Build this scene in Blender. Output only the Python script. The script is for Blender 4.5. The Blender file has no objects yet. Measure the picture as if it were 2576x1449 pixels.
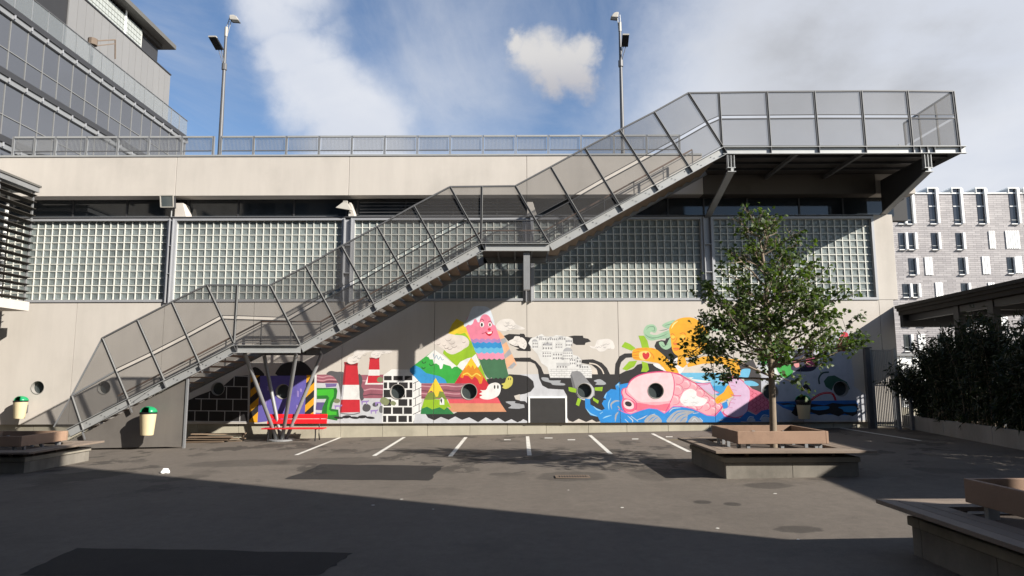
import bpy, bmesh, math, random
from mathutils import Vector, Matrix, Euler, geometry
random.seed(7)
R = math.radians
S = bpy.context.scene
COL = S.collection

# ------------------------------------------------------------------ camera
F, CX, CY = 1736.0, 1288.0, 724.5          # photo measured at 2576 x 1449
CAM = Vector((0.0, -24.0, 2.02))
ROT = Euler((R(97.4), 0, 0)).to_matrix() @ Matrix.Rotation(R(-0.18), 3, 'Z')
cd = bpy.data.cameras.new('camera'); cam = bpy.data.objects.new('camera', cd); COL.objects.link(cam)
cd.lens = F / 2576 * 36; cd.sensor_width = 36; cd.clip_end = 3000; cd.clip_start = 0.1
cam.matrix_world = Matrix.Translation(CAM) @ ROT.to_4x4()
S.camera = cam
S.view_settings.view_transform = 'Standard'; S.view_settings.look = 'None'
S.view_settings.exposure = 0.9; S.view_settings.gamma = 1.0
S.cycles.diffuse_bounces = 2; S.cycles.glossy_bounces = 3; S.cycles.transparent_max_bounces = 12; S.cycles.max_bounces = 8

def ray(u, v): return (ROT @ Vector(((u - CX) / F, -(v - CY) / F, -1.0))).normalized()

# ------------------------------------------------------------------ sun and sky
SUN = Vector((1.58, -1.0, 1.04)).normalized()          # towards the sun
sl = bpy.data.lights.new('sun', 'SUN'); sl.energy = 5.0; sl.angle = R(0.55); sl.color = (1.0, 0.945, 0.86)
so = bpy.data.objects.new('sun', sl); COL.objects.link(so)
so.rotation_euler = SUN.to_track_quat('Z', 'Y').to_euler(); so.location = (30, -40, 40)

W = bpy.data.worlds.new('World'); S.world = W; W.use_nodes = True
wn, wl = W.node_tree.nodes, W.node_tree.links
wn.clear()
def wnode(t, **k):
    n = wn.new(t)
    for a, b in k.items(): setattr(n, a, b)
    return n
def wset(inp, val):
    if hasattr(val, 'is_linked') or hasattr(val, 'links'): wl.new(val, inp)
    else: inp.default_value = val
def wmath(op, a, b=0.0, clamp=False):
    n = wnode('ShaderNodeMath', operation=op, use_clamp=clamp); wset(n.inputs[0], a); wset(n.inputs[1], b); return n.outputs[0]
def wvec(op, a, b=(0, 0, 0)):
    n = wnode('ShaderNodeVectorMath', operation=op); wset(n.inputs[0], a); wset(n.inputs[1], b)
    return n.outputs['Value'] if op in ('DOT_PRODUCT', 'LENGTH', 'DISTANCE') else n.outputs['Vector']
def wnoise(vec, scale, detail=6, rough=0.55, dist=0.0):
    n = wnode('ShaderNodeTexNoise'); wset(n.inputs['Vector'], vec); n.inputs['Scale'].default_value = scale
    n.inputs['Detail'].default_value = detail; n.inputs['Roughness'].default_value = rough; n.inputs['Distortion'].default_value = dist
    return n
def wsmooth(x, a, b):
    n = wnode('ShaderNodeMapRange', interpolation_type='SMOOTHSTEP'); wset(n.inputs[0], x)
    n.inputs[1].default_value = a; n.inputs[2].default_value = b; return n.outputs[0]
def wmix(f, a, b):
    n = wnode('ShaderNodeMix', data_type='RGBA'); wset(n.inputs[0], f); wset(n.inputs[6], a); wset(n.inputs[7], b); return n.outputs[2]
sky = wnode('ShaderNodeTexSky', sky_type='NISHITA'); sky.sun_disc = False
sky.sun_elevation = math.asin(SUN.z); sky.sun_rotation = math.atan2(SUN.x, SUN.y)
sky.air_density = 1.0; sky.dust_density = 0.6; sky.ozone_density = 2.5
tc = wnode('ShaderNodeTexCoord').outputs['Generated']
D = wvec('NORMALIZE', tc)
sx = wnode('ShaderNodeSeparateXYZ'); wl.new(D, sx.inputs[0])
zz = wmath('MAXIMUM', wmath('ADD', sx.outputs['Z'], 0.22), 0.06)
cb = wnode('ShaderNodeCombineXYZ')
wl.new(wmath('DIVIDE', sx.outputs['X'], zz), cb.inputs[0]); wl.new(wmath('DIVIDE', sx.outputs['Y'], zz), cb.inputs[1])
P2 = cb.outputs[0]
n1 = wnoise(wvec('ADD', P2, (3.1, 1.7, 0)), 1.15, 9, 0.6, 0.35).outputs['Fac']
nw = wnoise(wvec('ADD', D, (5, 2, 1)), 9.0, 6, 0.6)
warp = wvec('MULTIPLY', wvec('SUBTRACT', nw.outputs['Color'], (0.5, 0.5, 0.5)), (0.10, 0.10, 0.10))
DW = wvec('ADD', D, warp)
def blob(u, v, rad, soft=1.0, dv=None, sxz=(1, 1, 1)):
    c = ray(u, v)
    d = wvec('MULTIPLY', wvec('SUBTRACT', dv if dv is not None else DW, tuple(c)), sxz)
    return wsmooth(wvec('LENGTH', d), rad, rad * (1 - soft))
band = blob(700, 20, 0.085, 1.0)
for (u, v, r) in ((750, 130, .085), (800, 235, .10), (880, 320, .12), (690, -90, .11)):
    band = wmath('MAXIMUM', band, blob(u, v, r, 1.0))
haze_r = wmath('MAXIMUM', blob(1080, 240, .26, 1.0), blob(1800, 330, .30, 1.0))
big = wmath('MAXIMUM', blob(2250, 90, .40, 1.0), blob(2700, 300, .45, 1.0))
dens = wmath('ADD', wmath('MULTIPLY', n1, 0.75), -0.40)
dens = wmath('ADD', dens, wmath('MULTIPLY', band, 0.95))
dens = wmath('ADD', dens, wmath('MULTIPLY', haze_r, 0.42))
dens = wmath('ADD', dens, wmath('MULTIPLY', big, 1.25))
mask = wmath('MULTIPLY', wsmooth(dens, 0.0, 0.85), 0.93)
ng = wnoise(wvec('ADD', P2, (9.2, 4.4, 0)), 1.9, 7, 0.55, 0.3).outputs['Fac']
greyish = wmath('MULTIPLY', wmath('MULTIPLY', wmath('MAXIMUM', blob(2060, 70, .20, 1.0), blob(2360, 130, .13, 1.0)), wsmooth(ng, 0.30, 0.62)), 1.0)
ccol = wmix(wsmooth(ng, 0.3, 0.75), (7.6, 8.0, 8.9, 1), (9.0, 9.2, 9.7, 1))
ccol = wmix(greyish, ccol, (5.0, 5.1, 5.4, 1))
# one separate cumulus
cu_n = wnoise(wvec('ADD', D, (1, 7, 3)), 30, 8, 0.62)
DC = wvec('ADD', D, wvec('MULTIPLY', wvec('SUBTRACT', cu_n.outputs['Color'], (0.5, 0.5, 0.5)), (0.05, 0.05, 0.05)))
cum = blob(1330, 130, .038, .75, DC)
for (u, v, r) in ((1375, 145, .050), (1425, 165, .050), (1466, 140, .036), (1455, 192, .038), (1296, 112, .024), (1385, 180, .044)):
    cum = wmath('MAXIMUM', cum, blob(u, v, r, .75, DC))
skyc = wvec('MULTIPLY', sky.outputs['Color'], (1.28, 1.42, 1.56))
cirrus = wnoise(wvec('MULTIPLY', P2, (1.0, .55, 1)), 2.6, 9, .62, .6).outputs['Fac']
skyc = wmix(wmath('MULTIPLY', wsmooth(cirrus, .36, .80), .58), skyc, (6.6, 7.0, 7.8, 1))
c1 = wmix(mask, skyc, ccol)
shade = wsmooth(sx.outputs['Z'], ray(1400, 235).z, ray(1400, 120).z)
c2 = wmix(wmath('MULTIPLY', cum, 0.92), c1, wmix(shade, (5.9, 5.8, 6.1, 1), (8.1, 7.9, 7.7, 1)))
bg = wnode('ShaderNodeBackground'); wl.new(c2, bg.inputs['Color']); bg.inputs['Strength'].default_value = 0.050
wo = wnode('ShaderNodeOutputWorld'); wl.new(bg.outputs[0], wo.inputs['Surface'])

# ------------------------------------------------------------------ photo pixels to places
GS = 0.016
def gz(x): return GS * (max(-30, min(30, x)) + 6.0)
def PY(u, v, y=0.0):
    d = ray(u, v); t = (y - CAM.y) / d.y; return CAM + d * t
def PXp(u, v, x):
    d = ray(u, v); t = (x - CAM.x) / d.x; return CAM + d * t
def PG(u, v, up=0.0):
    d = ray(u, v); n = Vector((-GS, 0, 1)); p0 = Vector((-6, 0, up)); t = (p0 - CAM).dot(n) / d.dot(n); return CAM + d * t

# ------------------------------------------------------------------ objects
def tag(o, label=None, cat=None, group=None, kind=None):
    if label: o['label'] = label
    if cat: o['category'] = cat
    if group: o['group'] = group
    if kind: o['kind'] = kind
    return o
def thing(name, label, cat, loc=(0, 0, 0), group=None, rz=0.0):
    o = bpy.data.objects.new(name, None); COL.objects.link(o); o.location = loc; o.rotation_euler = (0, 0, rz)
    o.empty_display_size = 0.2
    return tag(o, label, cat, group)
def wloc(o):
    p = Vector((0, 0, 0))
    while o is not None: p += o.location; o = o.parent
    return p
class MB:
    def __init__(s): s.v = []; s.f = []; s.m = []
    def add(s, vs, fs, mi=0):
        n = len(s.v); s.v += [tuple(p) for p in vs]; s.f += [tuple(i + n for i in f) for f in fs]; s.m += [mi] * len(fs); return s
    def box(s, a, b, mi=0):
        x0, y0, z0 = a; x1, y1, z1 = b
        vs = [(x0, y0, z0), (x1, y0, z0), (x1, y1, z0), (x0, y1, z0), (x0, y0, z1), (x1, y0, z1), (x1, y1, z1), (x0, y1, z1)]
        return s.add(vs, [(0, 3, 2, 1), (4, 5, 6, 7), (0, 1, 5, 4), (1, 2, 6, 5), (2, 3, 7, 6), (3, 0, 4, 7)], mi)
    def bar(s, p, q, w, h=None, up=(0, 1, 0), mi=0):
        """bar from p to q: w across, h along `up`"""
        p, q = Vector(p), Vector(q); h = w if h is None else h
        d = (q - p).normalized(); upv = Vector(up); sd = d.cross(upv)
        if sd.length < 1e-4: sd = d.cross(Vector((1, 0, 0)))
        sd.normalize(); upv = sd.cross(d).normalized()
        a, b = sd * (w / 2), upv * (h / 2)
        vs = [p - a - b, p + a - b, p + a + b, p - a + b, q - a - b, q + a - b, q + a + b, q - a + b]
        return s.add(vs, [(0, 3, 2, 1), (4, 5, 6, 7), (0, 1, 5, 4), (1, 2, 6, 5), (2, 3, 7, 6), (3, 0, 4, 7)], mi)
    def tube(s, pts, rad, n=10, cap=True, mi=0):
        pts = [Vector(p) for p in pts]; rads = rad if isinstance(rad, (list, tuple)) else [rad] * len(pts)
        rings = []; ref = None
        for i, p in enumerate(pts):
            d = (pts[min(i + 1, len(pts) - 1)] - pts[max(i - 1, 0)]).normalized()
            if ref is None: ref = Vector((0, 0, 1)) if abs(d.z) < 0.9 else Vector((1, 0, 0))
            a = d.cross(ref).normalized(); b = d.cross(a).normalized(); ref = -b if False else ref
            rings.append([p + (a * math.cos(t) + b * math.sin(t)) * rads[i] for t in [2 * math.pi * k / n for k in range(n)]])
        vs = [p for r in rings for p in r]; fs = []
        for i in range(len(pts) - 1):
            for k in range(n):
                fs.append((i * n + k, i * n + (k + 1) % n, (i + 1) * n + (k + 1) % n, (i + 1) * n + k))
        if cap: fs += [tuple(range(n))[::-1], tuple(range((len(pts) - 1) * n, len(pts) * n))]
        return s.add(vs, fs, mi)
    def lathe(s, c, prof, n=20, sy=1.0, mi=0):
        """prof: (radius, z) pairs; around vertical axis through c"""
        vs = []; fs = []
        for (r, z) in prof:
            for k in range(n):
                t = 2 * math.pi * k / n; vs.append((c[0] + r * math.cos(t), c[1] + r * sy * math.sin(t), c[2] + z))
        for i in range(len(prof) - 1):
            for k in range(n): fs.append((i * n + k, i * n + (k + 1) % n, (i + 1) * n + (k + 1) % n, (i + 1) * n + k))
        return s.add(vs, fs, mi)
    def prism(s, pts, off, mi=0):
        """closed polygon pts (3d) pushed along off"""
        pts = [Vector(p) for p in pts]; off = Vector(off); n = len(pts)
        vs = pts + [p + off for p in pts]
        fs = [tuple(range(n))[::-1], tuple(range(n, 2 * n))] + [(i, (i + 1) % n, n + (i + 1) % n, n + i) for i in range(n)]
        return s.add(vs, fs, mi)
    def mesh(s, name, mats, shift=(0, 0, 0), smooth=False, fix=True):
        me = bpy.data.meshes.new(name); sh = Vector(shift)
        me.from_pydata([tuple(Vector(p) - sh) for p in s.v], [], s.f)
        for m in (mats if isinstance(mats, (list, tuple)) else [mats]): me.materials.append(m)
        if any(s.m): me.polygons.foreach_set('material_index', s.m)
        if fix:
            bm = bmesh.new(); bm.from_mesh(me); bmesh.ops.recalc_face_normals(bm, faces=bm.faces); bm.to_mesh(me); bm.free()
        if smooth:
            me.polygons.foreach_set('use_smooth', [True] * len(me.polygons))
            try: me.set_sharp_from_angle(angle=R(40))
            except Exception: pass
        me.update(); return me
    def part(s, name, mats, parent=None, smooth=False, kind=None, bevel=0, fix=True):
        """world coordinates; a child of parent"""
        me = s.mesh(name, mats, wloc(parent), smooth, fix)
        o = bpy.data.objects.new(name, me); COL.objects.link(o); o.parent = parent
        if kind: o['kind'] = kind
        if bevel: bev(o, bevel)
        return o
def bev(o, w, seg=2):
    m = o.modifiers.new('bevel', 'BEVEL'); m.width = w; m.segments = seg; m.limit_method = 'ANGLE'; m.angle_limit = R(40)
    return o
def inst(name, me, loc, parent, rot=(0, 0, 0), kind=None):
    o = bpy.data.objects.new(name, me); COL.objects.link(o); o.parent = parent
    o.location = Vector(loc) - wloc(parent); o.rotation_euler = rot
    if kind: o['kind'] = kind
    return o

# ------------------------------------------------------------------ materials
def lin(c): return tuple(((x / 255) / 12.92 if x / 255 <= .04045 else ((x / 255 + .055) / 1.055) ** 2.4) for x in c)
def mat(name, col, rough=0.7, metal=0.0, var=0.12, scale=1.5, fine=0.0, bump=0.0, bscale=60, spec=0.5, stain=0.0, streak=0.0, rnd=0.0):
    m = bpy.data.materials.new(name); m.use_nodes = True
    nt = m.node_tree; n, l = nt.nodes, nt.links
    b = n['Principled BSDF']; b.inputs['Roughness'].default_value = rough; b.inputs['Metallic'].default_value = metal
    b.inputs['Specular IOR Level'].default_value = spec
    col = tuple(col) + (1,)
    b.inputs['Base Color'].default_value = col
    geo = n.new('ShaderNodeNewGeometry').outputs['Position']
    def noise(sc, det=5, ro=.6, vec=geo):
        t = n.new('ShaderNodeTexNoise'); l.new(vec, t.inputs['Vector']); t.inputs['Scale'].default_value = sc
        t.inputs['Detail'].default_value = det; t.inputs['Roughness'].default_value = ro; return t.outputs['Fac']
    def mth(op, a, bb, cl=False):
        t = n.new('ShaderNodeMath'); t.operation = op; t.use_clamp = cl
        for i, x in enumerate((a, bb)):
            if isinstance(x, (int, float)): t.inputs[i].default_value = x
            else: l.new(x, t.inputs[i])
        return t.outputs[0]
    k = None
    def acc(x):
        nonlocal k
        k = x if k is None else mth('MULTIPLY', k, x)
    if var: acc(mth('ADD', mth('MULTIPLY', noise(scale), 2 * var), 1 - var))
    if fine: acc(mth('ADD', mth('MULTIPLY', noise(45, 4), 2 * fine), 1 - fine))
    if stain:
        t = n.new('ShaderNodeMapRange'); t.interpolation_type = 'SMOOTHSTEP'; l.new(noise(scale * .55, 7, .65), t.inputs[0])
        t.inputs[1].default_value = .48; t.inputs[2].default_value = .72; t.inputs[3].default_value = 1; t.inputs[4].default_value = 1 - stain; acc(t.outputs[0])
    if streak:
        mp = n.new('ShaderNodeMapping'); mp.inputs['Scale'].default_value = (1.5, 1.5, .22); l.new(geo, mp.inputs['Vector'])
        t = n.new('ShaderNodeMapRange'); l.new(noise(1.3, 6, .65, mp.outputs[0]), t.inputs[0]); t.inputs[1].default_value = .35; t.inputs[2].default_value = .75
        t.inputs[3].default_value = 1; t.inputs[4].default_value = 1 - streak; acc(t.outputs[0])
    if rnd:
        oi = n.new('ShaderNodeObjectInfo').outputs['Random']; acc(mth('ADD', mth('MULTIPLY', oi, 2 * rnd), 1 - rnd))
    if k is not None:
        vm = n.new('ShaderNodeVectorMath'); vm.operation = 'SCALE'; vm.inputs[0].default_value = col[:3]; l.new(k, vm.inputs['Scale'])
        l.new(vm.outputs[0], b.inputs['Base Color'])
    if bump:
        bp = n.new('ShaderNodeBump'); bp.inputs['Strength'].default_value = bump; bp.inputs['Distance'].default_value = .01
        l.new(noise(bscale, 4), bp.inputs['Height']); l.new(bp.outputs[0], b.inputs['Normal'])
    return m
M = {}
M['concrete'] = mat('concrete_beige', (.515, .474, .425), .85, var=.07, scale=.45, fine=.04, bump=.15, bscale=35, stain=.13, streak=.10)
M['kerb'] = mat('concrete_kerb', (.42, .385, .30), .9, var=.14, scale=1.2, fine=.08, bump=.2, stain=.22, streak=.2)
M['grey_concrete'] = mat('concrete_grey', (.30, .285, .26), .9, var=.14, scale=1.1, fine=.07, bump=.2, stain=.25, streak=.25)
M['planter_concrete'] = mat('planter_concrete', (.215, .195, .165), .92, var=.18, scale=1.4, fine=.1, bump=.3, stain=.35, streak=.35)
M['planter_cap'] = mat('planter_cap', (.27, .245, .20), .92, var=.18, scale=1.6, fine=.1, stain=.4, streak=.3)
M['dark'] = mat('dark_backing', (.022, .022, .024), .7, var=.1)
M['joint'] = mat('joint_dark', (.06, .055, .05), .9, var=.1)
M['galv'] = mat('galvanised_steel', (.27, .275, .28), .5, .4, var=.12, scale=2.2, fine=.05, stain=.12)
M['galv_light'] = mat('galvanised_pale', (.37, .375, .37), .5, .3, var=.10, scale=2.0, fine=.04, stain=.10)
M['steel'] = mat('grey_steel_paint', (.115, .115, .118), .5, .2, var=.10, scale=2.5, fine=.04)
M['post_grey'] = mat('post_grey', (.21, .21, .205), .55, .1, var=.1, scale=3)
M['steel_dark'] = mat('dark_steel', (.045, .045, .048), .55, .3, var=.15, scale=3)
M['window_frame'] = mat('window_frame_grey', (.34, .345, .36), .5, .2, var=.08, scale=2)
M['mortar'] = mat('block_mortar', (.62, .62, .565), .7, var=.05, scale=3)
M['tread'] = mat('tread_board', (.20, .15, .11), .8, var=.25, scale=4, fine=.1)
M['deck'] = mat('deck_under', (.05, .044, .04), .8, var=.2, scale=2)
M['wood'] = mat('weathered_wood', (.29, .185, .125), .75, var=.2, scale=3, fine=.12, stain=.25, rnd=.12)
M['wood_grey'] = mat('grey_bench_wood', (.20, .155, .12), .8, var=.2, scale=4, fine=.12, stain=.25, rnd=.15)
M['plank'] = mat('old_planks', (.15, .105, .07), .85, var=.25, scale=5, fine=.15, rnd=.35)
M['red'] = mat('red_paint', (.62, .012, .018), .4, var=.08, scale=5)
M['black_iron'] = mat('black_iron', (.012, .012, .013), .5, .3, var=.1)
M['cream'] = mat('cream_plastic', (.72, .61, .38), .45, var=.05, scale=4)
M['green'] = mat('green_plastic', (.012, .26, .10), .28, var=.06, scale=4)
M['black_plastic'] = mat('black_plastic', (.012, .012, .013), .4, var=.05)
M['white'] = mat('white_paint', (.78, .78, .76), .6, var=.05, scale=2)
M['line'] = mat('road_line_white', (.60, .58, .53), .85, var=.15, scale=3, fine=.25, stain=.35)
M['line_yellow'] = mat('road_line_yellow', (.30, .24, .08), .9, var=.3, scale=4, fine=.3, stain=.5)
M['soil'] = mat('planter_soil', (.05, .035, .025), .95, var=.3, scale=8, bump=.5)
M['bark'] = mat('tree_bark', (.21, .165, .12), .9, var=.25, scale=9, fine=.15, bump=.5, bscale=70)
M['lamp_white'] = mat('lamp_housing', (.36, .34, .30), .5, var=.06, scale=6)
M['clad'] = mat('grey_cladding', (.23, .225, .22), .5, .2, var=.05, scale=1.0, rnd=.03)
M['rail_wood'] = mat('handrail_brown', (.17, .105, .075), .55, var=.15, scale=6)
M['panel'] = mat('grey_panel', (.165, .15, .135), .42, .1, var=.12, scale=1.2, stain=.18, streak=.15)
M['brown_metal'] = mat('canopy_metal', (.05, .045, .04), .8, .0, var=.15, scale=2, spec=.15)
M['zinc'] = mat('zinc_roof', (.22, .22, .22), .5, .5, var=.1)
M['gravel'] = mat('roof_gravel', (.30, .29, .27), .95, var=.2, scale=10)

def glass_mat(name, col, rough, metal=.0, spec=.8, coat=0.0, var=.1, rnd=.08):
    m = mat(name, col, rough, metal, var=var, scale=.8, spec=spec, rnd=rnd)
    m.node_tree.nodes['Principled BSDF'].inputs['Coat Weight'].default_value = coat
    return m
M['block'] = glass_mat('glass_block', (.165, .19, .187), .30, .0, .35, .0, var=.14, rnd=.18)
M['pane_dark'] = glass_mat('dark_window', (.018, .022, .026), .04, 0, .6)
M['pane_sky'] = glass_mat('curtain_glass', (.165, .172, .19), .05, .65, .8, var=.04, rnd=.08)
M['pane_far'] = glass_mat('far_window_glass', (.03, .032, .04), .08, 0, .7, rnd=.5)
M['port_glass'] = glass_mat('porthole_glass', (.05, .06, .06), .06, 0, .8)

def screen_mat(name, col, cover, tint_noise=.04):
    """fine expanded mesh, too fine to see its holes: part of the light goes straight through"""
    m = bpy.data.materials.new(name); m.use_nodes = True; n, l = m.node_tree.nodes, m.node_tree.links
    b = n['Principled BSDF']; b.inputs['Base Color'].default_value = tuple(col) + (1,); b.inputs['Roughness'].default_value = .55; b.inputs['Metallic'].default_value = .2
    t = n.new('ShaderNodeBsdfTransparent'); mx = n.new('ShaderNodeMixShader'); mx.inputs[0].default_value = cover
    no = n.new('ShaderNodeTexNoise'); no.inputs['Scale'].default_value = 1.3; l.new(n.new('ShaderNodeNewGeometry').outputs['Position'], no.inputs['Vector'])
    mr = n.new('ShaderNodeMapRange'); l.new(no.outputs['Fac'], mr.inputs[0]); mr.inputs[3].default_value = cover - tint_noise; mr.inputs[4].default_value = cover + tint_noise
    l.new(mr.outputs[0], mx.inputs[0]); l.new(t.outputs[0], mx.inputs[1]); l.new(b.outputs[0], mx.inputs[2]); l.new(mx.outputs[0], n['Material Output'].inputs['Surface'])
    return m
M['mesh'] = screen_mat('perforated_mesh', (.055, .052, .05), .50)
M['mesh_light'] = screen_mat('railing_mesh', (.30, .31, .33), .40)
M['balu'] = screen_mat('balustrade_glass', (.24, .26, .27), .42)

# ------------------------------------------------------------------ ground
def asphalt(name, base, spots=()):
    m = bpy.data.materials.new(name); m.use_nodes = True; n, l = m.node_tree.nodes, m.node_tree.links
    b = n['Principled BSDF']; b.inputs['Roughness'].default_value = .88; b.inputs['Specular IOR Level'].default_value = .35
    geo = n.new('ShaderNodeNewGeometry').outputs['Position']
    def noise(sc, det=6, ro=.6, st=(1, 1, 1), off=(0, 0, 0), dist=0):
        mp = n.new('ShaderNodeMapping'); mp.inputs['Scale'].default_value = st; mp.inputs['Location'].default_value = off; l.new(geo, mp.inputs['Vector'])
        t = n.new('ShaderNodeTexNoise'); l.new(mp.outputs[0], t.inputs['Vector']); t.inputs['Scale'].default_value = sc; t.inputs['Detail'].default_value = det; t.inputs['Roughness'].default_value = ro; t.inputs['Distortion'].default_value = dist
        return t
    def mth(op, a, bb=0.0, cl=False):
        t = n.new('ShaderNodeMath'); t.operation = op; t.use_clamp = cl
        for i, x in enumerate((a, bb)):
            if isinstance(x, (int, float)): t.inputs[i].default_value = x
            else: l.new(x, t.inputs[i])
        return t.outputs[0]
    def sm(x, a, bb, lo, hi):
        t = n.new('ShaderNodeMapRange'); t.interpolation_type = 'SMOOTHSTEP'; l.new(x, t.inputs[0])
        for i, q in enumerate((a, bb, lo, hi)): t.inputs[i + 1].default_value = q
        return t.outputs[0]
    k = mth('ADD', mth('MULTIPLY', noise(.22, 5).outputs['Fac'], .5), .75)
    k = mth('MULTIPLY', k, mth('ADD', mth('MULTIPLY', noise(1.7, 8, .7).outputs['Fac'], .36), .82))
    k = mth('MULTIPLY', k, mth('ADD', mth('MULTIPLY', noise(90, 4, .85).outputs['Fac'], 1.5), .25))
    k = mth('MULTIPLY', k, mth('ADD', mth('MULTIPLY', noise(7, 7, .8).outputs['Fac'], .8), .60))
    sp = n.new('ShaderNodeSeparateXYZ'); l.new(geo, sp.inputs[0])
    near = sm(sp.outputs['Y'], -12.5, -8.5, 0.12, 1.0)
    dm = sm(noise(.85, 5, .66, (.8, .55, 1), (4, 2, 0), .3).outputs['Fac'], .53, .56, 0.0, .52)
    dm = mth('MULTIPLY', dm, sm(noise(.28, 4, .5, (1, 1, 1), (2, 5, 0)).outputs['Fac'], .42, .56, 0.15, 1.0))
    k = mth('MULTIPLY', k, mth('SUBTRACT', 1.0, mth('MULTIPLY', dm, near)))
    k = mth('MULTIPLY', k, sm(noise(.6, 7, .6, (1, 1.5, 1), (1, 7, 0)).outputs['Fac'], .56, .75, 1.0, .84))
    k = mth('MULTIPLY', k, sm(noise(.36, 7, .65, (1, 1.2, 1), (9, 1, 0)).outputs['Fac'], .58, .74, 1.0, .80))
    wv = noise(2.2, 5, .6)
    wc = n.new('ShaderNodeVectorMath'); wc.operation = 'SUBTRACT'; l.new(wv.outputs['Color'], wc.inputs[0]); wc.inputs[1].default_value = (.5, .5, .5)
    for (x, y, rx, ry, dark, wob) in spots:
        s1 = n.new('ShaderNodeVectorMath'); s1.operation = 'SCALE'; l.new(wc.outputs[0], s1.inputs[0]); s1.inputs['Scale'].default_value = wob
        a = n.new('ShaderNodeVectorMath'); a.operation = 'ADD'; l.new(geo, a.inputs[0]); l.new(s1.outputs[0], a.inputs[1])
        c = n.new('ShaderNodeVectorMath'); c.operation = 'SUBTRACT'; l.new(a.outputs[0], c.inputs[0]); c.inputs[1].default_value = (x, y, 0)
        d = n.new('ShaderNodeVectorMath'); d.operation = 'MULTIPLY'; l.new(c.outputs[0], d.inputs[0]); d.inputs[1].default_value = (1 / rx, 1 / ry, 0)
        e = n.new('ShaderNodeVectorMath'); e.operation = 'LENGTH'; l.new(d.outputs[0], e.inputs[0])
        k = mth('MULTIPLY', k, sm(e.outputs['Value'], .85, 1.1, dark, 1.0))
    sc = n.new('ShaderNodeVectorMath'); sc.operation = 'SCALE'; sc.inputs[0].default_value = base; l.new(k, sc.inputs['Scale'])
    # bright grit
    g = noise(75, 2, .5).outputs['Fac']
    mx = n.new('ShaderNodeMix'); mx.data_type = 'RGBA'; l.new(sm(g, .735, .78, 0, .55), mx.inputs[0]); l.new(sc.outputs[0], mx.inputs[6]); mx.inputs[7].default_value = (.32, .30, .27, 1)
    l.new(mx.outputs[2], b.inputs['Base Color'])
    bp = n.new('ShaderNodeBump'); bp.inputs['Strength'].default_value = .55; bp.inputs['Distance'].default_value = .008
    l.new(noise(140, 3, .7).outputs['Fac'], bp.inputs['Height']); l.new(bp.outputs[0], b.inputs['Normal'])
    return m
def spot(u, v, ru, rv, dark=.5, wob=.12):
    c = PG(u, v); e = PG(u + ru, v); g = PG(u, v + rv); return (c.x, c.y, abs(e.x - c.x), abs(g.y - c.y), dark, wob)
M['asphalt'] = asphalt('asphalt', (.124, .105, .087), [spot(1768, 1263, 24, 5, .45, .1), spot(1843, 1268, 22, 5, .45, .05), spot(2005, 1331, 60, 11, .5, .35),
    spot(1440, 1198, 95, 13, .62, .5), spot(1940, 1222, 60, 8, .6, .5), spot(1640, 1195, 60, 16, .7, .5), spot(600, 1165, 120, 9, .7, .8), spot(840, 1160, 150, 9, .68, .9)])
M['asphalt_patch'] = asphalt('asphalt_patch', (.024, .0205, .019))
mb = MB(); N = 60; xs = [-400] + [-30 + i for i in range(61)] + [400]
ys = [-200, -60, -30, -10, 0, 20, 80, 300, 1500]
for y in ys:
    for x in xs: mb.v.append((x, y, gz(x)))
for j in range(len(ys) - 1):
    for i in range(len(xs) - 1):
        a = j * len(xs) + i; mb.f.append((a, a + 1, a + 1 + len(xs), a + len(xs))); mb.m.append(0)
ground = mb.part('ground', M['asphalt'], None, kind='structure')
def sheet(name, quad, m, up, kind=None):
    b_ = MB(); vs = [Vector((p.x, p.y, gz(p.x) + up)) for p in quad]; b_.add(vs, [tuple(range(len(vs)))]); o = b_.part(name, m, ground)
    return o
# painted bay lines
for (a, b) in (((858, 1100), (745, 1145)), ((1017, 1100), (941, 1147)), ((1172, 1100), (1133, 1148)), ((1327, 1098), (1332, 1146)), ((1484, 1095), (1536, 1142)), ((1641, 1091), (1734, 1137)), ((2110, 1076), (2316, 1109))):
    p, q = PG(*a), PG(*b); d = (q - p).normalized(); s = Vector((-d.y, d.x, 0)) * .055
    sheet('painted_line', [p - s, p + s, q + s, q - s], M['line'], .004)
p, q = PG(1670, 1108), PG(1810, 1101); s = Vector((0, .03, 0)); sheet('painted_line', [p - s, q - s, q + s, p + s], M['line_yellow'], .004)
for (u0, v0, u1, v1) in ((1268, 1105.5, 1285, 1107.5), (1428, 1105.5, 1447, 1107.5), (1590, 1103.5, 1606, 1105.5), (1370, 1101, 1390, 1103), (1675, 1098, 1692, 1100)):
    a, b, c, d = PG(u0, v0), PG(u1, v0), PG(u1, v1), PG(u0, v1); sheet('worn_bay_number', [d, c, b, a], M['line'], .004)
def wobble(pts, n=7, a=.05):
    out = []
    for i in range(len(pts)):
        p, q = pts[i], pts[(i + 1) % len(pts)]
        for k in range(n): out.append(p.lerp(q, k / n) + Vector((random.uniform(-a, a), random.uniform(-a, a), 0)))
    return out
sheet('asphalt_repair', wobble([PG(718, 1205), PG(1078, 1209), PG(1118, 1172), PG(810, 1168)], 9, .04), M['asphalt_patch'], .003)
sheet('asphalt_repair', wobble([PG(40, 1449), PG(800, 1449), PG(890, 1392), PG(200, 1378)], 9, .03), M['asphalt_patch'], .003)
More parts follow.
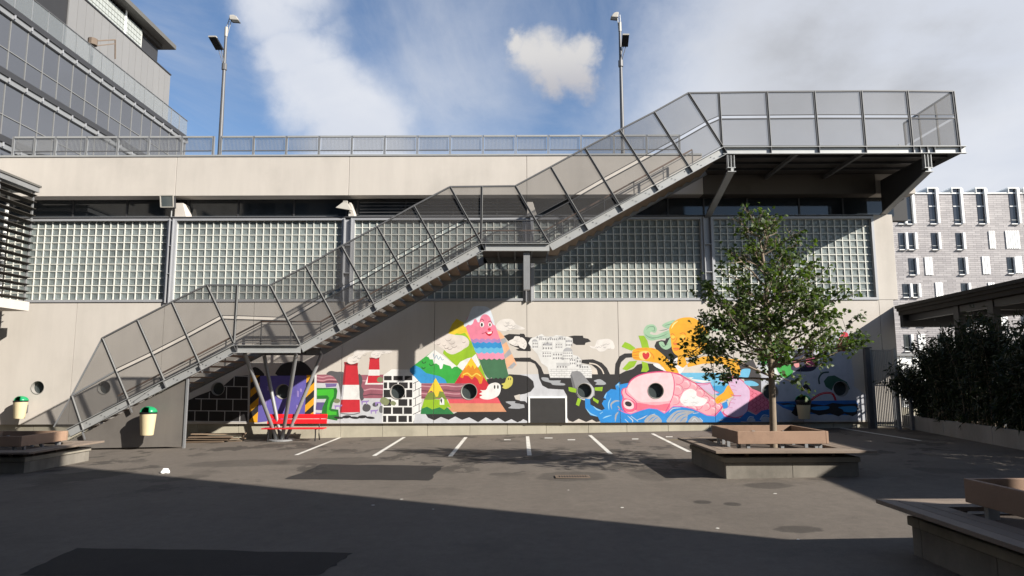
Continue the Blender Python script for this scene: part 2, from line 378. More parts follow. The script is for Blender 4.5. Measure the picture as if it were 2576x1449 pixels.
# drain grate
dg = thing('drain_grate', 'rusty slotted iron drain grate set in the asphalt yard', 'drain grate', PG(1440, 1200))
c = PG(1440, 1200); w2, d2 = .33, .17; z0 = gz(c.x)
mb = MB()
for (x0, x1, y0, y1) in ((-w2, w2, -d2, -d2 + .03), (-w2, w2, d2 - .03, d2), (-w2, -w2 + .03, -d2 + .03, d2 - .03), (w2 - .03, w2, -d2 + .03, d2 - .03)):
    mb.box((c.x + x0, c.y + y0, z0 + .004), (c.x + x1, c.y + y1, z0 + .016))
M['rust'] = mat('rusty_iron', (.16, .12, .09), .8, .2, var=.2, scale=8)
mb.part('frame', M['rust'], dg)
for k in range(12):
    x = c.x - w2 + .05 + k * (2 * w2 - .1) / 11; MB().box((x - .011, c.y - d2 + .03, z0 + .005), (x + .011, c.y + d2 - .03, z0 + .014)).part('bar', M['rust'], dg)
MB().box((c.x - w2 + .03, c.y - d2 + .03, z0 + .0008), (c.x + w2 - .03, c.y + d2 - .03, z0 + .003)).part('pit', M['dark'], dg)
# crumpled paper and small litter
def litter(u, v, s, label, m, flat=.5):
    p = PG(u, v); b_ = bmesh.new(); bmesh.ops.create_icosphere(b_, subdivisions=2, radius=1)
    rr = random.Random(int(u * 7 + v))
    for q in b_.verts: q.co = Vector((q.co.x * s, q.co.y * s * .7, max(-.3, q.co.z) * s * flat)) * rr.uniform(.7, 1.15)
    me = bpy.data.meshes.new('litter'); b_.to_mesh(me); b_.free(); me.materials.append(m)
    o = bpy.data.objects.new('crumpled_paper', me); COL.objects.link(o); o.location = (p.x, p.y, p.z + s * flat * .28)
    tag(o, label, 'litter', 'scraps of litter on the yard')
litter(416, 1190, .11, 'crumpled white paper wrapper lying at the shadow edge', M['white'], .8)
for (u, v, s) in ((938, 1271, .03), (2008, 1357, .02), (1565, 1277, .03), (1805, 1329, .025), (1950, 1242, .03), (1010, 1256, .03), (1090, 1281, .02), (1430, 1233, .02)):
    litter(u, v, s, 'tiny pale scrap of litter on the open asphalt', M['line'], .2)

# ------------------------------------------------------------------ main building
bld = thing('concrete_building', 'long beige concrete building with glass block windows and a painted mural', 'building', (0, 0.5, 0))
def zs(v, y=0.0, u=1288): return PY(u, v, y).z
def xw(u, v, y=0.0): return PY(u, v, y).x
ZM0 = zs(1064); ZG0 = zs(757); ZG1 = zs(547); ZB0 = zs(490); ZB1 = zs(388)          # mural foot, block sill, block head, band foot, band top
XR = xw(2258, 900); XL = -19.6
# portholes: (u, v, r)
ports = [(95, 975, 17), (262, 975, 17), (712, 985, 19), (1000, 985.5, 19.5), (1180, 985, 21), (1470, 983, 19.5), (1650, 983, 20.5), (1938, 985, 20), (2115, 978, 19.5), (548, 978, 17)]
PORT = []
for (u, v, r) in ports:
    c = PY(u, v, 0); e = PY(u + r, v, 0); PORT.append((c.x, c.z, abs(e.x - c.x)))
def circ(c, n=28, k=1.0): return [(c[0] + c[2] * k * math.cos(2 * math.pi * i / n), c[1] + c[2] * k * math.sin(2 * math.pi * i / n)) for i in range(n)]
seams = [XL, xw(195, 760) - (xw(415, 760) - xw(195, 760)) * 1.0, xw(195, 760), xw(415, 760), xw(640, 760), xw(857, 1000), xw(1091, 1000), xw(1326, 900), xw(1557, 900), xw(1794, 900), xw(2012, 900), xw(2214, 800), XR]
seams = sorted(seams)
J = .007
PANELS = [(seams[i] + J, seams[i + 1] - J) for i in range(len(seams) - 1) if seams[i + 1] - seams[i] > .3]

# --- mural: every painted shape is a polygon in wall metres; overlaps are resolved to one flat skin of paint
SH = []      # (motif, colour key, polygon, bbox)
def smooth_closed(p, n=5):
    out = []; L = len(p)
    for i in range(L):
        a, b, c, d = p[i - 1], p[i], p[(i + 1) % L], p[(i + 2) % L]
        for k in range(n):
            t = k / n; t2 = t * t; t3 = t2 * t
            out.append(tuple(.5 * ((2 * b[j]) + (-a[j] + c[j]) * t + (2 * a[j] - 5 * b[j] + 4 * c[j] - d[j]) * t2 + (-a[j] + 3 * b[j] - 3 * c[j] + d[j]) * t3) for j in (0, 1)))
    return out
def smooth_open(p, n=6):
    q = [p[0]] + list(p) + [p[-1]]; out = []
    for i in range(1, len(q) - 2):
        a, b, c, d = q[i - 1], q[i], q[i + 1], q[i + 2]
        for k in range(n):
            t = k / n; t2 = t * t; t3 = t2 * t
            out.append(tuple(.5 * ((2 * b[j]) + (-a[j] + c[j]) * t + (2 * a[j] - 5 * b[j] + 4 * c[j] - d[j]) * t2 + (-a[j] + 3 * b[j] - 3 * c[j] + d[j]) * t3) for j in (0, 1)))
    return out + [tuple(p[-1])]
CROP = {1: (1240, 1200, 2.786), 2: (1640, 1200, 2.7875), 3: (2080, 1240, 3.019), 4: (2480, 1240, 3.019), 5: (2900, 1280, 3.018), 6: (700, 1440, 4.14)}
K = 2576 / 4096
def cvt(c, p):
    ox, oy, s = CROP[c]; return PY((ox + p[0] / s) * K, (oy + p[1] / s) * K, 0)
PAINT = {}
def shp(motif, c, col, pts, sm=False):
    if sm: pts = smooth_closed(pts, sm if isinstance(sm, int) and sm > 1 else 5)
    w = [cvt(c, p) for p in pts]; w = [(p.x, p.z) for p in w]
    xs_ = [p[0] for p in w]; zs_ = [p[1] for p in w]
    SH.append((motif, col, w, (min(xs_), max(xs_), min(zs_), max(zs_)))); PAINT[col] = 1
def ell(motif, c, col, x, y, rx, ry, n=14, a=0):
    ca, sa = math.cos(a), math.sin(a)
    shp(motif, c, col, [(x + rx * math.cos(t) * ca - ry * math.sin(t) * sa, y + rx * math.cos(t) * sa + ry * math.sin(t) * ca) for t in [2 * math.pi * k / n for k in range(n)]])
def stroke(motif, c, col, pts, w, sm=True, taper=False):
    p = smooth_open(pts) if sm and len(pts) > 2 else pts
    L, Rr = [], []
    for i in range(len(p)):
        a, b = p[max(i - 1, 0)], p[min(i + 1, len(p) - 1)]; dx, dy = b[0] - a[0], b[1] - a[1]; q = math.hypot(dx, dy) or 1
        ww = w / 2 * (max(.15, math.sin(math.pi * (i + .3) / (len(p) - .4))) if taper else 1)
        L.append((p[i][0] - dy / q * ww, p[i][1] + dx / q * ww)); Rr.append((p[i][0] + dy / q * ww, p[i][1] - dx / q * ww))
    shp(motif, c, col, L + Rr[::-1])
def puff(motif, c, pts, body=(232, 226, 220), shade=(176, 170, 168)):
    shp(motif, c, body, pts, 4)
    cx = sum(p[0] for p in pts) / len(pts); cy = sum(p[1] for p in pts) / len(pts)
    rr = random.Random(int(cx + cy)); w = max(p[0] for p in pts) - min(p[0] for p in pts)
    for k in range(9):
        q = pts[rr.randrange(len(pts))]; t = rr.uniform(.2, .75); x = cx + (q[0] - cx) * t; y = cy + (q[1] - cy) * t; r = w * rr.uniform(.05, .10)
        stroke(motif, c, shade, [(x - r, y + r * .2), (x - r * .3, y + r * .8), (x + r * .6, y + r * .6), (x + r, y)], max(4, w * .018), True, True)
BLK = (34, 31, 32); LG = (205, 206, 210); WH = (238, 237, 234); MAU = (158, 92, 106); MAUL = (205, 150, 160); MAUD = (110, 62, 76)
RED = (206, 34, 50); GRN = (48, 168, 62); LIM = (150, 192, 24); ORA = (240, 172, 22); ORD = (222, 100, 26); PNK = (241, 172, 182); PNKL = (248, 208, 212); MAG = (214, 62, 118); BLU = (24, 138, 216); LBL = (112, 192, 228); LAV = (222, 188, 218); GRY = (168, 170, 174); DGR = (62, 112, 76); YEL = (236, 205, 48)
exec_mural = True
# chimneys, pipes and black brick block
m_ = 'painted_pipes'
shp(m_, 1, LG, [(75, 925), (830, 925), (830, 1372), (30, 1372)])
for (y0, y1, x0, x1) in ((832, 925, 75, 345), (835, 1095, 540, 830)):
    shp(m_, 1, MAU, [(x0, y0), (x1, y0 - 4), (x1, y1), (x0, y1)])
    for f in (.22, .62, .85): stroke(m_, 1, MAUL if f < .7 else MAUD, [(x0, y0 + (y1 - y0) * f), (x0 + 70, y0 + (y1 - y0) * f + 9), (x0 + 140, y0 + (y1 - y0) * f - 5), (x1, y0 + (y1 - y0) * f + 4)], 13)
shp(m_, 1, (120, 104, 160), [(170, 930), (300, 930), (290, 965), (180, 975)]); shp(m_, 1, (96, 84, 140), [(72, 1140), (165, 1140), (150, 1230), (62, 1225)]); shp(m_, 1, (130, 110, 170), [(62, 1255), (130, 1260), (120, 1300), (55, 1300)])
shp(m_, 1, (92, 90, 94), [(185, 830), (205, 800), (240, 790), (300, 800), (365, 802), (385, 850), (350, 1080), (325, 960), (300, 900), (255, 850)], 4)
shp(m_, 1, (84, 82, 86), [(540, 830), (575, 850), (585, 905), (572, 960), (600, 1010), (590, 1060), (600, 1100), (565, 1118), (545, 1000)], 4)
shp(m_, 1, (30, 118, 36), [(76, 980), (296, 980), (306, 1015), (292, 1100), (255, 1150), (240, 1212), (316, 1222), (324, 1300), (300, 1344), (150, 1318), (124, 1290), (140, 1195), (182, 1102), (76, 1104)])
shp(m_, 1, (66, 190, 44), [(76, 1000), (262, 992), (270, 1030), (262, 1080), (226, 1140), (212, 1220), (232, 1240), (296, 1244), (296, 1280), (200, 1284), (186, 1260), (192, 1180), (214, 1090), (192, 1062), (76, 1066)])
m_ = 'painted_chimney'
shp(m_, 1, (150, 22, 36), [(380, 690), (535, 702), (530, 738), (384, 732)]); ell(m_, 1, (60, 20, 24), 455, 706, 58, 13)
shp(m_, 1, RED, [(384, 728), (530, 734), (548, 946), (364, 946)]); shp(m_, 1, WH, [(364, 946), (548, 946), (554, 1110), (346, 1110)]); shp(m_, 1, RED, [(346, 1110), (554, 1110), (558, 1250), (330, 1256)])
shp(m_, 1, (158, 26, 38), [(384, 728), (404, 730), (384, 946), (364, 946)]); shp(m_, 1, (196, 196, 200), [(364, 946), (384, 946), (366, 1110), (346, 1110)]); shp(m_, 1, (158, 26, 38), [(346, 1110), (366, 1110), (352, 1255), (330, 1256)])
stroke(m_, 1, (120, 118, 122), [(340, 1262), (470, 1276), (556, 1256)], 12)
shp(m_, 1, WH, [(655, 775), (648, 840), (612, 942), (815, 942), (815, 925), (640, 925)])
shp(m_, 1, (150, 22, 36), [(662, 642), (774, 642), (772, 666), (666, 664)]); shp(m_, 1, RED, [(666, 660), (772, 660), (776, 776), (654, 776)]); shp(m_, 1, WH, [(654, 776), (776, 776), (776, 842), (648, 842)]); shp(m_, 1, RED, [(648, 842), (776, 842), (778, 924), (640, 926)])
puff('painted_smoke', 1, [(415, 690), (425, 640), (480, 622), (492, 570), (560, 555), (700, 568), (612, 592), (560, 640), (540, 690), (460, 715)])
puff('painted_smoke', 1, [(680, 630), (686, 592), (730, 560), (850, 553), (915, 570), (880, 592), (800, 602), (770, 640), (720, 646)])
m_ = 'painted_rocks'
for (x, y, rx, ry, c_) in ((780, 888, 34, 30, (128, 134, 98)), (630, 1202, 46, 44, (82, 80, 84)), (728, 1166, 32, 24, (82, 80, 84)), (795, 1220, 26, 40, (110, 110, 112)), (300, 1125, 36, 26, (128, 134, 98))): shp(m_, 1, c_, [(x - rx, y), (x - rx * .6, y - ry * .9), (x + rx * .2, y - ry), (x + rx, y - ry * .4), (x + rx * .8, y + ry * .6), (x, y + ry), (x - rx * .8, y + ry * .7)], 3)
for (x, y) in ((712, 1232), (610, 1130), (765, 1142), (312, 1180)):
    shp('painted_dogs', 1, (160, 134, 196), [(x - 40, y - 6), (x + 30, y - 8), (x + 46, y - 16), (x + 46, y + 2), (x + 28, y + 8), (x + 26, y + 34), (x + 16, y + 34), (x + 14, y + 10), (x - 22, y + 12), (x - 24, y + 36), (x - 34, y + 36)])
for k in range(5): ell('painted_chain', 1, BLK, 320 + k * 88, 1312 - (k % 2) * 10, 52, 14 + (k % 2) * 4, 12, .08 * (-1) ** k)
m_ = 'painted_brick_block'
shp(m_, 1, WH, [(818, 836), (912, 772), (1226, 776), (1244, 800), (1244, 1290), (1150, 1372), (806, 1368)])
for (y0, y1, rs) in ((846, 895, ((825, 910), (930, 1035), (1055, 1140))), (918, 985, ((822, 860), (880, 975), (990, 1090), (1110, 1140))), (1000, 1085, ((820, 905), (920, 1060), (1072, 1140))), (1105, 1180, ((820, 905), (985, 1085), (1105, 1135))), (1195, 1270, ((818, 905), (922, 1030), (1046, 1137))), (1290, 1360, ((814, 850), (870, 965), (985, 1080), (1100, 1136)))):
    for (a, b) in rs: shp(m_, 1, BLK, [(a, y0), (b, y0), (b, y1), (a, y1)])
for k in range(7):
    y = 846 + k * 86; stroke(m_, 1, BLK, [(1148, y), (1242, y - 46)], 6, False); x = 1176 if k % 2 else 1216; stroke(m_, 1, BLK, [(x, y - (x - 1148) * .49), (x, y + 86 - (x - 1148) * .49)], 6, False)
for (x, y, rx, ry) in ((832, 1128, 54, 44), (928, 1150, 32, 26)): shp('painted_rocks', 1, (134, 140, 102), [(x - rx, y), (x - rx * .5, y - ry), (x + rx * .4, y - ry * .8), (x + rx, y), (x + rx * .5, y + ry), (x - rx * .4, y + ry * .8)], 3)
# mountains
m_ = 'painted_black_river'
shp(m_, 2, LG, [(60, 1268), (1345, 1268), (1345, 1378), (40, 1378)])
shp(m_, 2, BLK, [(1045, 400), (1105, 378), (1280, 386), (1286, 410), (1345, 418), (1345, 572), (1205, 566), (1180, 552), (1220, 540), (1120, 500), (1090, 450)])
shp(m_, 2, BLK, [(1150, 645), (1345, 642), (1345, 690), (1165, 686)])
shp(m_, 2, BLK, [(850, 885), (960, 860), (1010, 830), (1120, 828), (1230, 835), (1345, 872), (1345, 1050), (1230, 1048), (1160, 1068), (1178, 1108), (1300, 1140), (1345, 1150), (1345, 1362), (1310, 1352), (1255, 1333), (1200, 1365), (1130, 1328), (1060, 1360), (985, 1313), (920, 1347), (845, 1308), (760, 1362), (660, 1308), (580, 1337), (505, 1298), (430, 1337), (345, 1303), (270, 1342), (200, 1312), (172, 1268), (490, 1268), (800, 1100)])
shp(m_, 2, GRY, [(1065, 1135), (1170, 1130), (1175, 1150), (1275, 1165), (1275, 1210), (1100, 1206), (1130, 1175)], 4)
m_ = 'painted_mountains'
shp(m_, 2, (236, 182, 142), [(940, 320), (1000, 350), (1045, 400), (1100, 520), (1165, 660), (1192, 725), (1140, 766), (1080, 766), (1040, 560)])
shp(m_, 2, GRY, [(1010, 440), (1060, 420), (1078, 462), (1030, 500)]); shp(m_, 2, GRY, [(1050, 610), (1110, 545), (1135, 600), (1060, 655)]); shp(m_, 2, GRY, [(1085, 760), (1160, 690), (1185, 720), (1140, 766)])
shp(m_, 2, LIM, [(440, 330), (520, 212), (600, 250), (740, 600), (862, 908), (560, 800), (520, 740), (368, 596)])
shp(m_, 2, YEL, [(468, 270), (520, 208), (600, 250), (694, 466), (665, 450), (640, 400), (610, 365), (560, 380), (520, 372), (470, 400), (420, 436), (410, 405)])
shp(m_, 2, GRN, [(0, 764), (60, 716), (275, 553), (525, 740), (584, 790), (500, 928), (130, 926), (0, 790)])
shp(m_, 2, (46, 150, 212), [(0, 768), (52, 725), (110, 755), (180, 815), (250, 832), (330, 850), (390, 885), (412, 928), (120, 928), (0, 800)])
shp(m_, 2, WH, [(184, 630), (275, 553), (400, 645), (525, 740), (490, 746), (468, 766), (450, 736), (400, 722), (372, 712), (358, 764), (336, 770), (326, 730), (292, 706), (266, 712), (254, 662), (222, 662), (205, 636)])
stroke(m_, 2, (130, 165, 190), [(258, 598), (275, 650), (296, 616), (318, 662), (338, 632), (356, 668), (376, 660)], 7)
for (x, y, w_) in ((155, 695, 22), (238, 722, 22), (150, 755, 20)): stroke(m_, 2, (22, 60, 30), [(x - w_, y - 12), (x - 8, y + 10), (x + w_ * .6, y + 4), (x + w_, y - 8)], 8)
shp(m_, 2, WH, [(525, 738), (560, 690), (640, 650), (690, 640), (735, 600), (782, 722), (760, 752), (584, 784)])
shp(m_, 2, RED, [(683, 640), (890, 962), (1012, 1152), (440, 1152), (500, 925)]); shp(m_, 2, (214, 150, 112), [(420, 1150), (1010, 1150), (1076, 1246), (440, 1248)])
shp(m_, 2, (226, 86, 96), [(420, 1105), (980, 1090), (1012, 1152), (440, 1152)])
shp(m_, 2, (226, 142, 20), [(683, 642), (770, 780), (818, 860), (800, 930), (775, 935), (755, 884), (722, 852), (690, 888), (650, 846), (604, 840), (590, 872), (560, 860), (572, 820), (610, 758)])
shp(m_, 2, (250, 205, 40), [(683, 642), (745, 742), (718, 772), (702, 722), (680, 756), (652, 722), (612, 768), (630, 722)])
stroke(m_, 2, (250, 215, 80), [(590, 835), (640, 815), (690, 850), (740, 820), (790, 850)], 12)
# pink mountain with a face, sliced in bands
LE = [(70, 735), (90, 690), (210, 640), (262, 602), (400, 660), (560, 722), (690, 780), (820, 830), (890, 872)]
RE = [(70, 800), (82, 860), (120, 900), (270, 945), (420, 1000), (560, 1040), (690, 1060), (828, 1096), (890, 1110)]
def ed(E, y):
    for (a, b) in zip(E, E[1:]):
        if y <= b[0]: t = (y - a[0]) / (b[0] - a[0]); return a[1] + (b[1] - a[1]) * max(0, t)
    return E[-1][1]
def bandp(y0, y1, col, wav=8, n=5):
    top = []; bot = []
    for k in range(n * 2 + 1):
        t = k / (n * 2); o = wav * (1 if k % 2 else -1)
        ya = y0 + (o if wav and y0 > 100 else 0); yb = y1 + o
        top.append((ed(LE, y0) + (ed(RE, y0) - ed(LE, y0)) * t, ya)); bot.append((ed(LE, y1) + (ed(RE, y1) - ed(LE, y1)) * t, yb))
    side_l = [(ed(LE, y0 + (y1 - y0) * q), y0 + (y1 - y0) * q) for q in (.75, .5, .25)]
    side_r = [(ed(RE, y0 + (y1 - y0) * q), y0 + (y1 - y0) * q) for q in (.25, .5, .75)]
    shp('painted_face_mountain', 2, col, top + side_r + bot[::-1] + side_l)
m_ = 'painted_face_mountain'
bandp(70, 440, (236, 132, 158), 0); bandp(436, 478, (178, 132, 190)); bandp(474, 540, (38, 144, 208)); bandp(534, 598, (100, 184, 222)); bandp(592, 668, (236, 148, 176)); bandp(660, 872, DGR)
shp(m_, 2, (222, 230, 240), [(800, 68), (860, 78), (900, 120), (946, 272), (925, 270), (905, 230), (890, 190), (850, 160), (810, 168), (785, 200), (775, 245), (752, 245), (738, 215), (715, 220), (700, 262), (672, 282), (650, 275), (612, 300), (600, 262), (640, 210), (690, 90), (735, 70)], 3)
for (x, y, rx, ry) in ((803, 274, 24, 30), (893, 274, 20, 24)): ell(m_, 2, (250, 246, 244), x, y, rx, ry); ell(m_, 2, (40, 20, 24), x - 2, y + 2, rx * .5, ry * .72)
stroke(m_, 2, (150, 20, 40), [(778, 236), (800, 212), (825, 232)], 7); stroke(m_, 2, (150, 20, 40), [(874, 244), (900, 236), (912, 262)], 7)
ell(m_, 2, (214, 44, 66), 884, 328, 18, 16); shp(m_, 2, (196, 24, 44), [(838, 362), (880, 366), (922, 346), (918, 376), (892, 402), (862, 392)], 3); shp(m_, 2, (250, 240, 238), [(860, 366), (915, 352), (908, 372), (874, 378)])
stroke(m_, 2, (170, 30, 50), [(800, 376), (838, 364), (852, 350)], 6)
shp('painted_pipes', 2, MAU, [(126, 930), (650, 930), (600, 980), (590, 1060), (620, 1106), (126, 1100)])
for (y, c_) in ((958, MAUL), (1010, MAUD), (1042, MAUL), (1082, MAUD)): stroke('painted_pipes', 2, c_, [(126, y), (250, y + 8), (380, y - 6), (500, y + 6), (600, y)], 12)
puff('painted_clouds', 2, [(250, 432), (330, 398), (400, 372), (500, 388), (600, 400), (655, 450), (652, 510), (600, 545), (560, 572), (480, 606), (420, 590), (372, 548), (300, 505), (258, 480)], (226, 216, 208), (160, 148, 142))
puff('painted_clouds', 2, [(955, 292), (1000, 230), (1070, 210), (1140, 218), (1185, 270), (1280, 315), (1240, 332), (1150, 325), (1080, 346), (1000, 340)])
puff('painted_clouds', 2, [(1095, 462), (1150, 432), (1172, 404), (1232, 410), (1290, 452), (1302, 520), (1262, 546), (1222, 512), (1172, 512), (1120, 490)])
m_ = 'painted_ghosts'
shp(m_, 2, (240, 236, 232), [(785, 1005), (845, 1002), (880, 945), (950, 920), (1005, 945), (1010, 1010), (980, 1070), (900, 1106), (820, 1106), (775, 1082), (806, 1062), (772, 1046), (806, 1026)], 4)
for x in (944, 980): ell(m_, 2, BLK, x, 970, 9, 22)
shp(m_, 2, (206, 196, 92), [(1020, 936), (1058, 920), (1075, 870), (1112, 846), (1146, 872), (1140, 940), (1100, 980), (1062, 992), (1030, 975), (1042, 956)], 4)
for x in (1098, 1122): ell(m_, 2, BLK, x, 880, 5, 13)
m_ = 'painted_mountains'
shp(m_, 2, (34, 122, 62), [(128, 1190), (410, 1190), (492, 1272), (118, 1272)]); shp(m_, 2, LIM, [(160, 1105), (410, 1108), (458, 1205), (420, 1190), (380, 1224), (330, 1195), (250, 1220), (190, 1190), (128, 1212)])
shp(m_, 2, (120, 140, 52), [(200, 1032), (370, 1022), (414, 1114), (330, 1090), (250, 1112), (156, 1112)]); shp(m_, 2, YEL, [(285, 868), (372, 1024), (330, 1016), (312, 1076), (288, 1082), (270, 1036), (236, 1010), (198, 1038)])
shp(m_, 2, (240, 240, 236), [(332, 1168), (334, 1102), (356, 1084), (380, 1108), (384, 1168)]); shp(m_, 2, BLK, [(336, 1120), (346, 1092), (358, 1112), (356, 1160)])
# middle
m_ = 'painted_black_river'
shp(m_, 3, LG, [(0, 775), (240, 775), (560, 960), (580, 1372), (0, 1372)])
shp(m_, 3, BLK, [(0, 285), (50, 288), (66, 330), (150, 330), (104, 400), (136, 488), (80, 492), (0, 488)])
shp(m_, 3, BLK, [(580, 322), (650, 308), (760, 310), (766, 336), (822, 346), (858, 380), (792, 396), (782, 422), (680, 422), (640, 400), (636, 340)])
shp(m_, 3, BLK, [(0, 575), (110, 575), (190, 618), (255, 690), (288, 772), (600, 776), (936, 776), (925, 712), (860, 660), (740, 640), (750, 600), (880, 594), (990, 638), (1050, 700), (1086, 776), (1142, 776), (1152, 650), (1200, 560), (1262, 525), (1352, 522), (1356, 572), (1280, 577), (1222, 630), (1202, 700), (1202, 772), (1228, 770), (1330, 730), (1449, 660), (1449, 800), (1250, 930), (1020, 1200), (970, 1345), (920, 1352), (870, 1322), (800, 1352), (710, 1312), (640, 1352), (592, 1336), (568, 1300), (568, 1040), (526, 962), (340, 950), (270, 912), (232, 830), (216, 720), (180, 650), (95, 612), (0, 616)])
shp(m_, 3, (222, 210, 196), [(866, 706), (930, 726), (940, 776), (868, 776)]); stroke(m_, 3, (222, 210, 196), [(835, 642), (920, 660), (985, 715), (1012, 772)], 14)
shp(m_, 3, BLK, [(0, 783), (90, 800), (160, 860), (172, 930), (130, 985), (60, 1012), (0, 1022)]); shp(m_, 3, BLK, [(0, 1098), (60, 1100), (88, 1128), (88, 1342), (40, 1318), (0, 1348)])
shp(m_, 3, GRY, [(0, 1135), (50, 1142), (56, 1180), (0, 1190)])
for pts in ([(260, 815), (340, 820), (360, 850), (490, 850), (480, 875), (540, 890), (530, 910), (400, 905), (370, 880), (280, 855)], [(890, 855), (960, 835), (1010, 860), (1040, 890), (1000, 905), (910, 900), (930, 878)]): shp(m_, 3, GRY, pts, 3)
m_ = 'painted_city'
shp(m_, 3, (228, 227, 224), [(100, 400), (130, 345), (210, 312), (240, 300), (265, 288), (290, 312), (330, 320), (400, 318), (440, 302), (480, 308), (590, 325), (636, 350), (636, 400), (604, 460), (636, 500), (642, 540), (700, 556), (738, 592), (746, 650), (826, 660), (866, 715), (868, 822), (364, 816), (330, 690), (256, 640), (210, 530), (150, 470)])
LN = (148, 146, 148); rr = random.Random(3)
for k in range(5): stroke(m_, 3, LN, [(360, 716 + k * 26), (868, 716 + k * 26)], 3.2, False)
for k in range(4):
    for j in range(8): x = 380 + j * 62 + (k % 2) * 31; stroke(m_, 3, LN, [(x, 718 + k * 26), (x, 740 + k * 26)], 3.0, False)
for (x, y, w_, h_, nx, ny) in ((150, 380, 66, 80, 3, 2), (270, 390, 120, 90, 4, 2), (272, 500, 104, 70, 4, 2), (430, 400, 80, 60, 3, 2), (550, 350, 80, 90, 4, 2), (395, 510, 115, 90, 4, 2), (520, 500, 115, 100, 5, 3), (600, 580, 70, 80, 3, 2), (680, 590, 60, 100, 2, 2), (440, 640, 130, 66, 4, 1), (715, 660, 110, 46, 4, 1), (230, 320, 90, 50, 4, 1), (330, 325, 120, 46, 5, 1), (460, 318, 90, 50, 4, 1)):
    stroke(m_, 3, LN, [(x, y + h_), (x, y), (x + w_, y), (x + w_, y + h_)], 3.5, False)
    for i in range(nx):
        for j in range(ny):
            a = x + (i + .25) * w_ / nx; b = y + (j + .3) * h_ / ny; s_ = w_ / nx * .5; shp(m_, 3, (120, 118, 120), [(a, b + h_ / ny * .55), (a, b + 6), (a + s_ / 2, b), (a + s_, b + 6), (a + s_, b + h_ / ny * .55)])
for (x, y, r_) in ((178, 382, 34), (578, 500, 56), (335, 430, 40), (590, 385, 30), (250, 335, 22), (370, 345, 22), (500, 335, 22)): shp(m_, 3, (176, 176, 178), [(x + r_ * math.cos(t), y - r_ * .85 * math.sin(t)) for t in [math.pi * k / 10 for k in range(11)]])
for (x, y) in ((210, 310), (330, 380), (515, 570), (695, 560), (478, 320), (300, 390), (375, 390)): shp(m_, 3, (150, 150, 152), [(x - 14, y + 30), (x, y), (x + 14, y + 30)])
shp(m_, 3, (200, 199, 198), [(440, 640), (600, 640), (620, 660), (580, 680), (450, 676)])
puff('painted_clouds', 3, [(838, 430), (900, 440), (930, 370), (990, 354), (1060, 348), (1112, 370), (1142, 430), (1130, 472), (1060, 466), (1020, 496), (960, 502), (920, 470), (870, 462)])
puff('painted_clouds', 3, [(-30, 360), (20, 330), (70, 370), (82, 420), (60, 470), (20, 460), (-10, 440)])
m_ = 'painted_cylinder'
shp(m_, 3, (140, 140, 142), [(606, 790), (625, 745), (690, 732), (740, 755), (900, 950), (905, 1030), (800, 1090), (700, 1050), (640, 950)])
shp(m_, 3, (108, 108, 110), [(606, 790), (625, 780), (660, 900), (700, 1050), (640, 950)])
for pts in ([(585, 930), (640, 938), (685, 955), (676, 998), (620, 990), (590, 978)], [(900, 935), (1000, 928), (992, 980), (905, 972)], [(700, 1060), (738, 1080), (712, 1162), (674, 1142)], [(880, 1055), (952, 1095), (942, 1132), (884, 1092)]): shp(m_, 3, LIM, pts)
ell(m_, 3, (196, 196, 198), 790, 985, 106, 106, 26)
m_ = 'painted_waves'
shp(m_, 3, BLU, [(784, 1070), (846, 1076), (850, 1140), (920, 1182), (990, 1212), (1024, 1192), (988, 1130), (1010, 1090), (1046, 1080), (1008, 1060), (1040, 1000), (1100, 954), (1162, 962), (1150, 912), (1200, 868), (1292, 868), (1320, 890), (1449, 900), (1449, 1366), (975, 1364), (940, 1290), (850, 1270), (788, 1182)])
for pts in ([(1050, 1000), (1028, 1040), (1030, 1070)], [(1100, 1060), (1070, 1130), (1075, 1210)], [(885, 1160), (930, 1200), (985, 1215)], [(800, 1190), (850, 1250), (935, 1285)], [(1000, 1310), (1040, 1290), (1110, 1270)], [(965, 1255), (1000, 1230)], [(1165, 920), (1190, 890), (1200, 940)]): stroke(m_, 3, (150, 205, 235), pts, 14, True, True)
for pts in ([(1110, 1200), (1100, 1140), (1150, 1100), (1210, 1100)], [(1150, 1350), (1160, 1270), (1200, 1220)], [(1180, 1160), (1215, 1200)], [(1270, 1320), (1310, 1360)], [(1300, 1290), (1360, 1350)], [(1340, 1275), (1440, 1345)], [(1390, 1270), (1449, 1300)]): stroke(m_, 3, GRY, pts, 22, True, True)
# sleeping figure
m_ = 'painted_black_river'
shp(m_, 4, BLK, [(416, 436), (440, 380), (500, 364), (545, 370), (590, 282), (640, 300), (640, 460), (720, 580), (640, 640), (540, 620), (440, 480)]); shp(m_, 4, BLK, [(0, 772), (60, 740), (160, 712), (210, 660), (290, 640), (400, 650), (520, 730), (560, 760), (100, 880), (0, 900)])
m_ = 'painted_sea'
shp(m_, 4, (222, 212, 200), [(700, 640), (1290, 650), (1310, 770), (700, 770)])
shp(m_, 4, LBL, [(690, 758), (1460, 758), (1460, 1010), (1100, 1010), (860, 830)]); shp(m_, 4, (48, 158, 214), [(1105, 915), (1300, 910), (1300, 1100), (1140, 1010)]); shp(m_, 4, WH, [(820, 815), (890, 812), (860, 830), (1110, 862), (1000, 880), (900, 860)])
shp(m_, 4, BLK, [(1230, 560), (1345, 590), (1330, 740), (1300, 740)])
puff('painted_clouds', 4, [(400, 652), (470, 650), (520, 690), (590, 600), (640, 615), (700, 568), (780, 680), (730, 770), (690, 760), (560, 742), (440, 692)], (240, 238, 236), (205, 205, 208))
m_ = 'painted_lime_rays'
